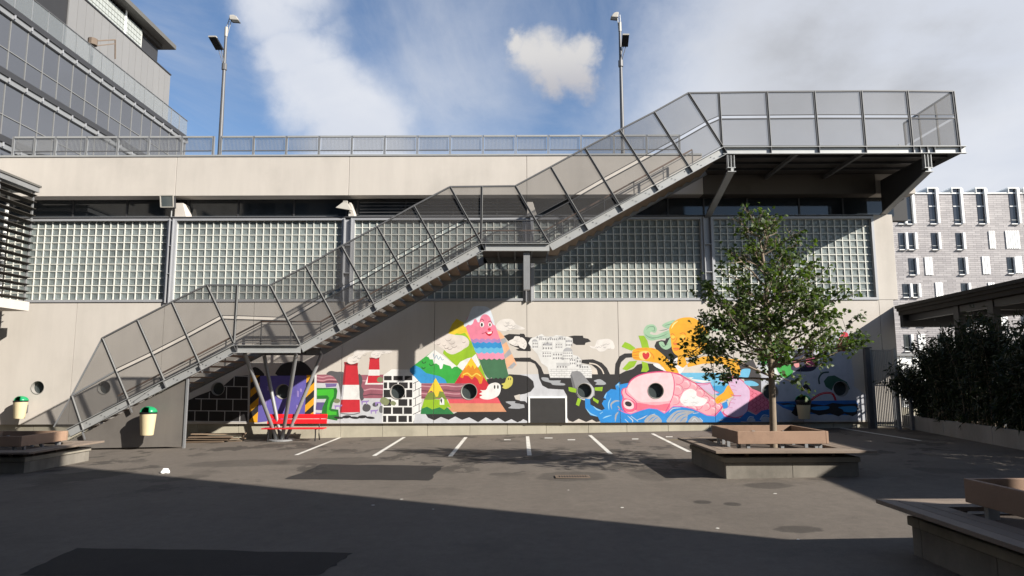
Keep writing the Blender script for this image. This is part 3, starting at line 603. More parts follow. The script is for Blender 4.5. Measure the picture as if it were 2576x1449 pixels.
for pts in ([(18, 442), (60, 384), (122, 410), (190, 462), (140, 492), (72, 466)], [(222, 310), (290, 310), (332, 372), (352, 455), (265, 456), (250, 392)], [(28, 712), (110, 620), (208, 612), (172, 682), (80, 732)], [(262, 620), (332, 640), (352, 722), (320, 748), (254, 746), (272, 690)]): shp(m_, 4, LIM, pts)
m_ = 'painted_hair'; HG = (158, 196, 160); HD = (96, 132, 108)
for pts in ([(284, 262), (318, 190), (400, 174), (446, 226), (424, 276), (376, 262), (366, 290), (440, 302), (520, 268), (604, 246), (600, 330), (480, 352), (372, 368), (310, 332)], [(508, 186), (560, 150), (664, 122), (640, 204), (560, 218)], [(470, 392), (520, 384), (552, 430), (600, 340), (626, 360), (620, 440), (560, 478), (500, 452)]): shp(m_, 4, HG, pts, 4)
for pts in ([(310, 250), (350, 205), (410, 205), (415, 250), (380, 245)], [(330, 310), (420, 335), (520, 310), (590, 275)], [(540, 190), (590, 175), (640, 160)], [(500, 410), (530, 440), (590, 400)], [(300, 290), (350, 330), (430, 352)], [(470, 250), (540, 240), (600, 215)]): stroke(m_, 4, HD, pts, 8, True, True)
for pts in ([(1100, 180), (1180, 200), (1250, 190), (1240, 240), (1120, 250)],): shp(m_, 4, HG, pts, 4)
m_ = 'painted_sleeper'
shp(m_, 4, ORA, [(150, 500), (190, 466), (300, 454), (420, 466), (520, 540), (640, 660), (704, 742), (690, 790), (580, 760), (480, 652), (400, 632), (290, 612), (190, 602), (150, 570)], 3)
for pts in ([(156, 516), (230, 502)], [(150, 545), (235, 545)], [(160, 575), (240, 582)], [(360, 510), (400, 550), (412, 590)], [(190, 468), (240, 472), (330, 470)], [(380, 470), (420, 474)]): stroke(m_, 4, ORD, pts, 7, True)
shp(m_, 4, (250, 214, 120), [(240, 510), (340, 500), (370, 560), (300, 605), (236, 580)], 4); shp(m_, 4, (212, 40, 46), [(270, 528), (290, 512), (312, 528), (336, 508), (356, 535), (346, 575), (312, 600), (280, 575)], 3)
shp(m_, 4, ORA, [(700, 520), (690, 660), (760, 700), (850, 620), (1000, 560), (1200, 560), (1340, 590), (1449, 600), (1500, 700), (1500, 780), (1350, 800), (1330, 700), (1220, 640), (1000, 650), (820, 690), (780, 560)])
shp(m_, 4, ORA, [(595, 232), (622, 170), (700, 110), (800, 88), (900, 100), (982, 160), (1052, 250), (1062, 400), (1000, 520), (850, 572), (740, 566), (660, 530), (626, 460), (610, 330)], 4)
stroke(m_, 4, (252, 232, 150), [(620, 225), (650, 170), (700, 132)], 18, True, True)
for pts in ([(610, 300), (635, 286), (660, 308)], [(620, 345), (645, 356), (664, 340)], [(722, 290), (760, 276), (795, 296)], [(722, 345), (760, 356), (798, 342)], [(690, 330), (672, 375), (644, 398), (660, 420), (700, 410)], [(640, 462), (680, 458), (718, 462)], [(650, 484), (685, 486), (715, 470)]): stroke(m_, 4, ORD, pts, 7, True)
ell(m_, 4, (232, 122, 42), 676, 408, 30, 14); ell(m_, 4, (232, 122, 42), 680, 470, 38, 9)
ell(m_, 4, (250, 200, 70), 640, 325, 22, 18); ell(m_, 4, (250, 200, 70), 757, 325, 34, 22); ell(m_, 4, (244, 190, 60), 1000, 330, 60, 50)
# fish
m_ = 'painted_fish'
FO = [(14, 1000), (30, 950), (84, 930), (122, 850), (230, 780), (400, 744), (560, 740), (700, 768), (820, 830), (940, 902), (1050, 1000), (1130, 1062), (1222, 1130), (1244, 1172), (1150, 1282), (1050, 1290), (900, 1260), (740, 1230), (540, 1280), (350, 1260), (130, 1262), (50, 1226), (18, 1140), (32, 1060)]
shp(m_, 4, MAG, FO, 4)
cx, cy = 560, 1020
shp(m_, 4, PNK, [(cx + (x - cx) * .975, cy + (y - cy) * .95) for (x, y) in FO], 4)
shp(m_, 4, LAV, [(920, 886), (1088, 878), (1132, 970), (1196, 1002), (1110, 1024), (1000, 950)]); stroke(m_, 4, MAG, [(920, 884), (1000, 890), (1088, 878), (1130, 968), (1196, 1002)], 9, False)
stroke(m_, 4, MAG, [(940, 910), (1050, 898), (1088, 878)], 6)
shp(m_, 4, PNKL, [(90, 960), (130, 870), (240, 795), (400, 764), (560, 760), (622, 768), (646, 880), (640, 980), (610, 1090), (420, 1110), (250, 1110), (150, 1040)], 4)
shp(m_, 4, (236, 112, 134), [(180, 1120), (420, 1150), (600, 1130), (560, 1220), (380, 1190), (200, 1215)], 4)
stroke(m_, 4, MAG, [(622, 756), (654, 860), (648, 1000), (600, 1130), (545, 1240)], 9)
stroke(m_, 4, MAG, [(70, 950), (75, 1010), (150, 1070), (200, 1130), (190, 1210)], 11)
shp(m_, 4, (232, 96, 130), [(22, 1120), (40, 1070), (90, 1070), (160, 1100), (196, 1150), (180, 1210), (130, 1232), (60, 1215)], 4); shp(m_, 4, PNKL, [(40, 1120), (60, 1085), (110, 1085), (160, 1125), (165, 1180), (120, 1200), (60, 1180)], 4); ell(m_, 4, (40, 26, 30), 101, 1134, 44, 30, 14, .35)
for (x, y, r_) in ((700, 830, 70), (790, 890, 62), (690, 960, 72), (880, 920, 58), (960, 1000, 58), (660, 1080, 66), (1030, 1080, 50), (1040, 1160, 52), (1110, 1110, 50), (940, 1150, 55), (830, 1010, 60), (1120, 1210, 50), (760, 1180, 60), (880, 1200, 55), (1180, 1170, 40)):
    stroke(m_, 4, (222, 96, 132), [(x - r_ * .2, y - r_), (x + r_ * .75, y - r_ * .55), (x + r_, y + r_ * .2), (x + r_ * .5, y + r_ * .85), (x - r_ * .3, y + r_)], 6)
    stroke(m_, 4, (250, 214, 218), [(x - r_ * .3, y - r_ * .5), (x + r_ * .4, y - r_ * .4), (x + r_ * .6, y + r_ * .2)], 14, True, True)
puff(m_, 4, [(724, 1080), (745, 1035), (775, 985), (850, 950), (920, 982), (932, 1040), (1052, 1080), (1005, 1150), (900, 1162), (800, 1156), (742, 1122)], (246, 244, 242), (205, 203, 204))
m_ = 'painted_waves'
shp(m_, 4, (226, 110, 176), [(-20, 1195), (60, 1235), (130, 1250), (250, 1206), (350, 1178), (450, 1190), (536, 1240), (580, 1205), (640, 1158), (740, 1160), (870, 1184), (960, 1224), (1050, 1266), (1150, 1274), (1215, 1200), (1262, 1275), (1460, 1305), (1460, 1330), (-20, 1330)])
shp(m_, 4, BLU, [(-20, 1205), (60, 1245), (130, 1260), (250, 1216), (350, 1188), (450, 1200), (536, 1252), (590, 1215), (640, 1168), (740, 1170), (870, 1194), (960, 1234), (1050, 1276), (1150, 1284), (1215, 1214), (1262, 1288), (1460, 1315), (1460, 1366), (-20, 1366)])
shp(m_, 4, GRY, [(300, 1360), (330, 1290), (400, 1258), (470, 1290), (500, 1360)], 3); shp(m_, 4, GRY, [(570, 1358), (600, 1280), (690, 1215), (800, 1210), (900, 1230), (820, 1270), (790, 1358)], 3); shp(m_, 4, GRY, [(830, 1358), (850, 1310), (900, 1280), (980, 1330), (990, 1358)], 3)
for pts in ([(340, 1350), (390, 1300), (430, 1290)], [(390, 1355), (430, 1310), (460, 1300)], [(600, 1350), (680, 1250), (780, 1225)], [(650, 1355), (720, 1280), (800, 1250)], [(720, 1355), (770, 1300), (810, 1290)], [(240, 1330), (300, 1290), (350, 1280)]): stroke(m_, 4, BLU, pts, 9, True, True)
for pts in ([(90, 1275), (150, 1330), (150, 1358)], [(60, 1320), (100, 1358)], [(130, 1280), (220, 1345)], [(200, 1330), (280, 1300), (330, 1270)], [(390, 1265), (420, 1255)], [(880, 1250), (950, 1240)], [(590, 1240), (640, 1190), (740, 1180)], [(1000, 1340), (960, 1300)], [(870, 1340), (900, 1310), (940, 1350)], [(1200, 1330), (1280, 1325)], [(1230, 1150), (1270, 1120), (1290, 1160)]): stroke(m_, 4, (196, 206, 214), pts, 13, True, True)
for pts in ([(1230, 1130), (1290, 1100), (1310, 1180), (1250, 1195)],): shp(m_, 4, BLU, pts)
m_ = 'painted_fish'
shp(m_, 4, ORA, [(1150, 1080), (1190, 1035), (1252, 990), (1310, 905), (1372, 1010), (1340, 1052), (1232, 1110), (1170, 1132)], 3)
for pts in ([(1165, 1105), (1200, 1070)], [(1190, 1115), (1230, 1075)]): stroke(m_, 4, ORD, pts, 6, False)
TAIL = [(-70, 730), (-20, 695), (60, 678), (180, 708), (250, 768), (300, 828), (318, 910), (292, 1010), (280, 1090), (230, 1152), (130, 1184), (30, 1164), (-30, 1112), (40, 1050), (60, 985), (110, 920), (70, 830), (20, 750)]
shp(m_, 5, MAG, TAIL, 4); cx, cy = 150, 930
shp(m_, 5, LAV, [(cx + (x - cx) * .93, cy + (y - cy) * .955) for (x, y) in TAIL], 4)
stroke(m_, 5, MAG, [(75, 900), (120, 915), (195, 915)], 9)
for (y, x) in ((760, 110), (800, 130), (850, 140), (960, 130), (1005, 120), (1060, 90)): stroke(m_, 5, (205, 120, 160), [(x - 60, y - 12), (x, y)], 5, False)
shp(m_, 5, (232, 120, 146), [(296, 812), (340, 824), (430, 868), (500, 930), (545, 1000), (540, 1070), (450, 1105), (372, 1142), (284, 1092), (300, 950)])
for j in range(4):
    for i in range(5):
        x, y = 330 + i * 46, 880 + j * 58 + (i % 2) * 26; stroke(m_, 5, (188, 46, 84), [(x - 24, y - 26), (x + 4, y - 14), (x + 10, y + 10), (x - 10, y + 28)], 6)
m_ = 'painted_waves'
shp(m_, 5, (26, 110, 190), [(-20, 1160), (60, 1180), (180, 1185), (270, 1100), (372, 1148), (440, 1095), (540, 1075), (640, 1020), (800, 1060), (860, 1165), (660, 1180), (640, 1226), (-20, 1226)])
for (x, y, r_) in ((320, 1215, 46), (490, 1205, 56), (720, 1180, 60)): ell(m_, 5, (170, 178, 190), x, y, r_, r_ * .8, 16); stroke(m_, 5, (200, 214, 224), [(x - r_ * 1.2, y), (x - r_ * .5, y - r_), (x + r_ * .6, y - r_ * .9)], 10)
# white creature at the end of the wall
m_ = 'painted_creature'
shp('painted_black_river', 5, (60, 56, 58), [(150, 500), (340, 480), (440, 700), (450, 880), (330, 830), (240, 740)])
for pts in ([(200, 600), (300, 590), (300, 640), (270, 700), (190, 700)], [(230, 740), (330, 735), (405, 775), (380, 796), (270, 790)]): shp('painted_sea', 5, LBL, pts, 3)
shp(m_, 5, (196, 198, 206), [(380, 560), (430, 420), (700, 380), (1240, 210), (1420, 112), (1500, 138), (1516, 300), (1530, 520), (1560, 700), (1556, 800), (1640, 860), (1700, 900), (1700, 1210), (620, 1216), (560, 1000), (440, 870), (430, 600)])
shp(m_, 5, GRN, [(420, 390), (520, 320), (620, 240), (660, 330), (640, 460), (720, 500), (830, 590), (770, 690), (700, 692), (640, 620), (560, 480), (460, 560)], 3); shp(m_, 5, (226, 234, 226), [(450, 580), (520, 560), (600, 580), (640, 660), (560, 700), (470, 640)], 3)
shp(m_, 5, (26, 28, 58), [(800, 600), (822, 480), (850, 360), (1000, 350), (1112, 460), (1112, 552), (1060, 612), (940, 624)], 3); shp(m_, 5, (214, 92, 128), [(980, 470), (1095, 462), (1098, 540), (1040, 566), (985, 560)], 3); shp(m_, 5, (226, 150, 150), [(816, 500), (880, 500), (896, 560), (850, 570)], 3)
shp(m_, 5, (208, 30, 62), [(1408, 162), (1470, 150), (1494, 210), (1492, 300), (1464, 372), (1380, 372), (1346, 332)], 3)
shp(m_, 5, (40, 92, 70), [(1190, 740), (1240, 680), (1320, 668), (1472, 750), (1508, 830), (1420, 915), (1330, 880), (1290, 852), (1216, 805)]); shp(m_, 5, (214, 216, 222), [(1290, 850), (1310, 790), (1370, 762), (1330, 830), (1340, 890)])
stroke(m_, 5, (40, 70, 62), [(1140, 775), (1134, 700), (1180, 640), (1255, 630)], 20)
shp(m_, 5, BLK, [(914, 842), (940, 800), (966, 774), (995, 778), (1038, 842), (1030, 860), (1000, 856), (975, 822), (944, 860)], 2)
stroke(m_, 5, (206, 24, 40), [(1030, 972), (1130, 905), (1220, 880), (1300, 895), (1336, 975)], 26); stroke(m_, 5, (244, 150, 150), [(1050, 955), (1130, 903), (1220, 876), (1295, 890)], 6)
m_ = 'painted_sea'
shp(m_, 5, (28, 112, 196), [(590, 984), (1580, 968), (1604, 1010), (1600, 1120), (1500, 1150), (900, 1130), (700, 1060)])
shp(m_, 5, BLK, [(630, 1008), (760, 1000), (880, 1030), (1040, 1010), (1200, 1030), (1300, 1000), (1440, 1016), (1590, 1008), (1606, 1060), (1596, 1130), (1540, 1162), (1440, 1130), (1370, 1164), (1270, 1130), (1130, 1152), (1040, 1112), (860, 1162), (800, 1120), (840, 1060)])
for pts in ([(1060, 1050), (1240, 1040), (1250, 1070), (1150, 1090), (1050, 1078)], [(1370, 1052), (1560, 1040), (1590, 1080), (1560, 1110), (1440, 1108), (1420, 1080)], [(700, 1030), (820, 1020), (840, 1048), (760, 1050)]): shp(m_, 5, (56, 156, 220), pts, 3)
# black bricks and striped gate under the stairs
m_ = 'painted_brick_wall'
shp(m_, 6, BLK, [(160, 700), (380, 590), (800, 430), (985, 270), (1238, 250), (1222, 1032), (120, 1020)])
JW = (188, 186, 186)
for (y, x0, x1) in ((266, 985, 1240), (438, 780, 1225), (645, 335, 1215), (842, 180, 1210), (1016, 130, 1190)): stroke(m_, 6, JW, [(x0, y - 3), (x1, y + 6)], 13, False)
for (x, y0, y1) in ((975, 270, 435), (850, 440, 640), (1095, 440, 645), (565, 540, 640), (430, 648, 835), (690, 648, 838), (955, 650, 845), (325, 842, 1012), (555, 845, 1012), (820, 845, 1015), (1072, 850, 1018), (1215, 250, 1030)): stroke(m_, 6, JW, [(x + 6, y0), (x, y1)], 14 if x < 1200 else 26, False)
m_ = 'painted_striped_gate'
shp(m_, 6, BLK, [(1700, 260), (1720, 130), (1800, 60), (1960, 20), (2090, 20), (2200, 90), (2260, 170), (2300, 250)], 3); shp(m_, 6, BLK, [(1240, 250), (1300, 120), (1400, 150), (1480, 260)], 3)
shp(m_, 6, (104, 94, 178), [(1390, 262), (2180, 258), (2160, 945), (1362, 1034)])
for (x0, x1, x2, x3, ya, yb) in ((1250, 1410, 1366, 1226, 255, 1034), (2180, 2320, 2296, 2146, 250, 960)):
    shp(m_, 6, ORA, [(x0, ya), (x1, ya), (x2, yb), (x3, yb)])
    h = 245
    for k in range(4):
        y = ya + 60 + k * h
        fl = lambda q: x0 + (x3 - x0) * (q - ya) / (yb - ya); fr = lambda q: x1 + (x2 - x1) * (q - ya) / (yb - ya)
        a, b = min(yb, y + 70), min(yb, y + 70 + 122)
        c0, c1 = min(yb, max(ya, y - 70)), min(yb, y - 70 + 122)
        if a < b and c0 < c1: shp(m_, 6, BLK, [(fl(a), a), (fr(c0), c0), (fr(c1), c1), (fl(b), b)])
shp(m_, 6, WH, [(2312, 250), (2348, 250), (2326, 948), (2294, 948)])
for (x, y, h_) in ((1500, 720, 60), (1540, 470, 40), (2036, 560, 55), (2026, 780, 40), (2086, 500, 30)): shp(m_, 6, (160, 140, 206), [(x - 16, y - h_), (x + 18, y - h_ + 10), (x + 14, y + h_), (x - 14, y + h_ - 8)])

# resolve
verts, edges = [], []
def loop(p):
    n0 = len(verts); verts.extend(Vector(q) for q in p); edges.extend((n0 + i, n0 + (i + 1) % len(p)) for i in range(len(p)))
for s_ in SH: loop(s_[2])
ZLO, ZHI = ZM0 + .002, ZG0 - .03
for (a, b) in PANELS: loop([(a, ZLO), (b, ZLO), (b, ZHI), (a, ZHI)])
for c in PORT: loop(circ(c))
cv, ce, cf, _, _, _ = geometry.delaunay_2d_cdt(verts, edges, [], 0, 1e-4)
def inside(x, z, p):
    w = 0; n = len(p); x0, z0 = p[-1]
    for (x1, z1) in p:
        if z0 <= z:
            if z1 > z and (x1 - x0) * (z - z0) - (x - x0) * (z1 - z0) > 0: w += 1
        elif z1 <= z and (x1 - x0) * (z - z0) - (x - x0) * (z1 - z0) < 0: w -= 1
        x0, z0 = x1, z1
    return w != 0
motif = {}
SHR = SH[::-1]
cells = {}
for i, s_ in enumerate(SHR):
    x0, x1, z0, z1 = s_[3]
    for gx in range(int(x0 // .5), int(x1 // .5) + 1): cells.setdefault(gx, []).append(i)
for f in cf:
    for k in range(1, len(f) - 1):
        t = (f[0], f[k], f[k + 1]); a, b, c = (cv[i] for i in t)
        x, z = (a.x + b.x + c.x) / 3, (a.y + b.y + c.y) / 3
        if not (ZLO < z < ZHI) or not any(p0 < x < p1 for (p0, p1) in PANELS): continue
        if any((x - q[0]) ** 2 + (z - q[1]) ** 2 < q[2] ** 2 for q in PORT): continue
        for i in cells.get(int(x // .5), ()):
            s_ = SHR[i]; bb = s_[3]
            if bb[0] <= x <= bb[1] and bb[2] <= z <= bb[3] and inside(x, z, s_[2]):
                motif.setdefault(s_[0], {}).setdefault(s_[1], []).append(t); break
wall = thing  # placeholder name
lw = MB()
for (a, b) in ((XL, XR),):
    lw.box((a, .20, ZM0 - .3), (b, .45, ZG0))
lower = lw.part('lower_wall', M['joint'], bld)
# concrete panels with porthole openings
for (a, b) in PANELS:
    vs, es = [], []
    def lp(p):
        n0 = len(vs); vs.extend(Vector(q) for q in p); es.extend((n0 + i, n0 + (i + 1) % len(p)) for i in range(len(p)))
    hs = [c for c in PORT if a < c[0] < b]
    z0, z1 = ZM0, ZG0 - .004
    lp([(a, z0), (b, z0), (b, z1), (a, z1)])
    for c in hs: lp(circ(c))
    tv, _, tf, _, _, _ = geometry.delaunay_2d_cdt(vs, es, [], 0, 1e-5)
    mb = MB(); n0 = len(tv); mb.v = [(p.x, 0, p.y) for p in tv]
    for f in tf:
        x = sum(tv[i].x for i in f) / len(f); z = sum(tv[i].y for i in f) / len(f)
        if a < x < b and z0 < z < z1 and not any((x - c[0]) ** 2 + (z - c[1]) ** 2 < c[2] ** 2 for c in hs): mb.f.append(tuple(f)); mb.m.append(0)
    mb.add([(a, 0, z0), (b, 0, z0), (b, .2, z0), (a, .2, z0)], [(0, 1, 2, 3)]); mb.add([(a, 0, z0), (a, .2, z0), (a, .2, z1), (a, 0, z1)], [(0, 1, 2, 3)]); mb.add([(b, 0, z0), (b, .2, z0), (b, .2, z1), (b, 0, z1)], [(0, 1, 2, 3)])
    mb.part('concrete_panel', M['concrete'], lower)
def paint_mat(col):
    key = 'paint_%d_%d_%d' % tuple(int(x) for x in col); c = lin(col)
    return mat(key, tuple(min(.9, x * .80 + .004) for x in c), .7, var=.17, scale=4.2, fine=.07, bump=.12, bscale=35, stain=.14, streak=.12)
PM = {c: paint_mat(c) for c in PAINT}
def islands(d):
    par = {}
    def fd(a):
        while par[a] != a: par[a] = par[par[a]]; a = par[a]
        return a
    for tris in d.values():
        for t in tris:
            for i in t: par.setdefault(i, i)
            par[fd(t[0])] = fd(t[1]); par[fd(t[1])] = fd(t[2])
    out = {}
    for col, tris in d.items():
        for t in tris: out.setdefault(fd(t[0]), {}).setdefault(col, []).append(t)
    return list(out.values())
for name, d in [(nm, isl) for nm, dd in motif.items() for isl in islands(dd)]:
    mb = MB(); idx = {}; mats = []
    for col, tris in d.items():
        mats.append(PM[col]); mi = len(mats) - 1
        for t in tris:
            q = []
            for i in t:
                if i not in idx: idx[i] = len(mb.v); mb.v.append((cv[i].x, -.002, cv[i].y))
                q.append(idx[i])
            mb.f.append(tuple(q)); mb.m.append(mi)
    o = mb.part(name, mats, lower, fix=False)
    # faces towards the yard
    me = o.data
    bm = bmesh.new(); bm.from_mesh(me)
    fl = [f for f in bm.faces if f.normal.y > 0]; bmesh.ops.reverse_faces(bm, faces=fl); bm.to_mesh(me); bm.free()
# portholes
for c in PORT:
    mb = MB(); n = 32
    ring = lambda r, y: [(c[0] + r * math.cos(2 * math.pi * i / n), y, c[1] + r * math.sin(2 * math.pi * i / n)) for i in range(n)]
    vs = ring(c[2] - .001, -.012) + ring(c[2] - .001, .19) + ring(c[2] * .9, .17) + ring(c[2] * .88, .10) + ring(c[2] * .93, -.012)
    fs = []
    for (i, j) in ((0, 1), (1, 2), (2, 3), (3, 4), (4, 0)): fs += [(i * n + k, i * n + (k + 1) % n, j * n + (k + 1) % n, j * n + k) for k in range(n)]
    mb.add(vs, fs); po = mb.part('porthole', M['grey_concrete'], lower, smooth=True)
    g = MB(); g.add(ring(c[2] * .89, .13), [tuple(range(n))]); g.part('porthole_glass', M['port_glass'], lower)
# dark hatch in the wall
a, b = cvt(3, (100, 1045)), cvt(3, (568, 1368))
mb = MB(); x0, x1, z1 = a.x, b.x, a.z; w = .055
for (p, q) in (((x0, ZM0 + .01), (x0 + w, z1)), ((x1 - w, ZM0 + .01), (x1, z1)), ((x0 + w, z1 - w), (x1 - w, z1))): mb.box((p[0], -.03, p[1]), (q[0], -.002 + .0, q[1]))
mb.part('hatch_frame', M['white'], lower)
M['hatch'] = mat('hatch_black', (.03, .028, .027), .6, var=.3, scale=3, stain=.3)
MB().box((x0 + w, -.018, ZM0 + .012), (x1 - w, -.003, z1 - w)).part('hatch_panel', M['hatch'], lower)
# plinth stones under the overhanging wall
xk = [XL] + [xw(u, 1085, .1) for u in (-20, 84, 187, 290, 393, 496, 600, 704, 807, 857, 962, 1075, 1182, 1276, 1374, 1480, 1577, 1681, 1785, 1890, 1994, 2098, 2190)] + [XR - .1]
for i in range(len(xk) - 1):
    zb = gz(xk[i]) - .15
    MB().box((xk[i] + .005, .09 + random.uniform(-.004, .004), zb), (xk[i + 1] - .005, .32, ZM0 + .05)).part('plinth_stone', M['kerb'], lower, bevel=.006)

# --- glass block windows
gap = [(xw(60 - 60, 650), xw(423, 650)), (xw(434, 650), xw(864, 650)), (xw(884, 650), xw(1322, 650)), (xw(1337, 650), xw(1771, 650)), (xw(1792, 650), xw(2203, 650))]
gap[0] = (XL + .6, gap[0][1])
ROWS = 11; FR = .085
bh = (ZG1 - ZG0 - 2 * FR) / ROWS
def block_mesh(w, h):
    mb = MB(); a, b = w / 2 - .016, h / 2 - .016; c, d = a - .02, b - .02; e, f_ = c - .045, d - .045
    lv = [(a, b, .02), (a, b, -.004), (c, d, -.016), (e, f_, -.004)]
    for (x, z, y) in lv: mb.v += [(-x, y, -z), (x, y, -z), (x, y, z), (-x, y, z)]
    for i in range(3):
        for k in range(4): mb.f.append((i * 4 + k, i * 4 + (k + 1) % 4, i * 4 + 4 + (k + 1) % 4, i * 4 + 4 + k)); mb.m.append(0)
    mb.f.append((12, 13, 14, 15)); mb.m.append(0); return mb
budget = 300
for gi, (x0, x1) in enumerate(gap):
    nc = round((x1 - x0 - 2 * FR) / bh); bw = (x1 - x0 - 2 * FR) / nc
    fr = MB()
    for (p, q) in (((x0, ZG0), (x1, ZG0 + FR)), ((x0, ZG1 - FR), (x1, ZG1)), ((x0, ZG0 + FR), (x0 + FR, ZG1 - FR)), ((x1 - FR, ZG0 + FR), (x1, ZG1 - FR))): fr.box((p[0], -.035, p[1]), (q[0], .16, q[1]))
    win = fr.part('glass_block_window', M['window_frame'], bld)
    mo = MB()
    for i in range(nc + 1):
        x = x0 + FR + i * bw; mo.box((x - .016, .055, ZG0 + FR), (x + .016, .16, ZG1 - FR))
    for j in range(ROWS + 1):
        z = ZG0 + FR + j * bh; mo.box((x0 + FR, .058, z - .014), (x1 - FR, .16, z + .014))
    mo.part('mortar_grid', M['mortar'], win)
    MB().box((x0 + FR, .161, ZG0 + FR), (x1 - FR, .3, ZG1 - FR)).part('backing', M['window_frame'], win)
    me = block_mesh(bw, bh).mesh('glass_block', M['block'], smooth=False)
    rest = MB(); src = block_mesh(bw, bh)
    for j in range(ROWS - 1, -1, -1):
        for i in range(nc):
            c = (x0 + FR + (i + .5) * bw, .09, ZG0 + FR + (j + .5) * bh)
            vis = (gi == 0 and c[0] > xw(40, 650)) or (gi == 1 and j > 8) or (gi == 4 and i >= nc - 7 and j > 2)
            if vis and budget > 0: budget -= 1; inst('glass_block', me, c, win)
            else: rest.add([(p[0] + c[0], p[1] + c[1], p[2] + c[2]) for p in src.v], src.f)
    if rest.v: rest.part('glass_blocks', M['block'], win, kind='stuff')
# steel columns between the windows
cols = [(gap[i][1], gap[i + 1][0]) for i in range(4)]
for (a, b) in cols:
    w = b - a; m_ = (a + b) / 2; mb = MB()
    mb.box((a + .002, -.10, ZG0 - .04), (a + .03, .08, ZG1 - .02)); mb.box((b - .03, -.10, ZG0 - .04), (b - .002, .08, ZG1 - .02)); mb.box((a + .03, .02, ZG0 - .04), (b - .03, .05, ZG1 - .02))
    for k in (1, 2): z = ZG0 + (ZG1 - ZG0) * k / 3; mb.box((a + .03, -.09, z - .012), (b - .03, .019, z + .012))
    mb.part('steel_column', M['window_frame'], bld)
# concrete end pier right of the last window
MB().box((gap[4][1] + .004, -.004, ZG0 + .003), (xw(2252, 650), .5, ZG1 + .06)).part('end_pier', M['concrete'], bld, bevel=.01)
# sill ledge on top of blocks, recessed ribbon window
XRB = xw(2302, 470)
MB().box((XL, -.05, ZG1 + .003), (xw(2195, 540), .7, ZG1 + .05)).part('ledge', M['steel_dark'], bld)
MB().box((XL, .02, ZG1 + .052), (xw(2195, 540), .62, ZG1 + .075)).part('ledge_cap', M['window_frame'], bld)
zr0, zr1 = ZG1 + .078, ZB0 + .02
xm = [XL] + [xw(u, 520, .55) for u in (80, 185, 320, 455, 473, 600, 740, 872, 900, 1020, 1140, 1250, 1322, 1440, 1570, 1680, 1770, 1880, 2010, 2120, 2250)]
for i in range(len(xm) - 1):
    wp = MB().box((xm[i] + .03, .56, zr0 + .05), (xm[i + 1] - .03, .58, zr1 - .04)).part('ribbon_pane', M['pane_dark'], bld)
    MB().box((xm[i] - .03, .53, zr0), (xm[i] + .03, .60, zr1)).part('ribbon_mullion', M['steel_dark'], bld)
MB().box((XL, .60, zr0 - .1), (XRB, .9, zr1 + .1)).part('ribbon_backing', M['dark'], bld)
# tapered concrete stubs
for (u0, u1) in ((437, 468), (876, 892), (1326, 1352)):
    a, b = xw(u0, 545), xw(u1, 545); z = ZG1 + .076
    mb = MB(); mb.prism([(a, .05, z), (b, .05, z), (b - .02, .05, z + .02), (b - .16, .05, z + .50), (a, .05, z + .50)], (0, .5, 0)); mb.part('concrete_stub', M['concrete'], bld, bevel=.01)
for k in range(5):
    z = zr0 + .1 + k * .12; MB().box((xw(905, 520, .4), .40, z), (xw(1310, 520, .4), .46, z + .012)).part('sun_louvre', M['steel'], bld)
# upper concrete band
sb = [XL, xw(443, 440), xw(878, 440), xw(1325, 440), xw(1768, 440)]
DECKZ = PY(1816, 371, -2.76).z
for i in range(4):
    MB().box((sb[i] + .006, 0, ZB0), (sb[i + 1] - .006, .55, ZB1 - .06)).part('concrete_panel', M['concrete'], bld, bevel=.008)
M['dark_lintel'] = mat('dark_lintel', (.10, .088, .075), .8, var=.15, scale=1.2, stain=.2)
MB().box((sb[4] + .006, 0, ZB0), (xw(2200, 440) , .55, DECKZ - .062)).part('lintel', M['dark_lintel'], bld, bevel=.008)  # band panel behind the platform, in a darker tone than its neighbours
MB().box((xw(2200, 440) + .012, 0, ZB0), (XRB, .55, DECKZ - .062)).part('concrete_panel', M['concrete'], bld, bevel=.008)
MB().box((XL, .05, ZB0 + .05), (XRB - .1, .54, DECKZ - .1)).part('band_core', M['joint'], bld)
mb = MB(); mb.box((XL, -.03, ZB1 - .058), (sb[4], .58, ZB1 + .01)); mb.part('coping', M['galv_light'], bld, bevel=.006)
MB().box((XL, .551, DECKZ - .4), (XRB - .1, 30, DECKZ - .05)).part('roof', M['gravel'], bld)
MB().box((XL, .95, -.3), (XR - .05, 30, DECKZ - .41)).part('rear_wall', M['grey_concrete'], bld)

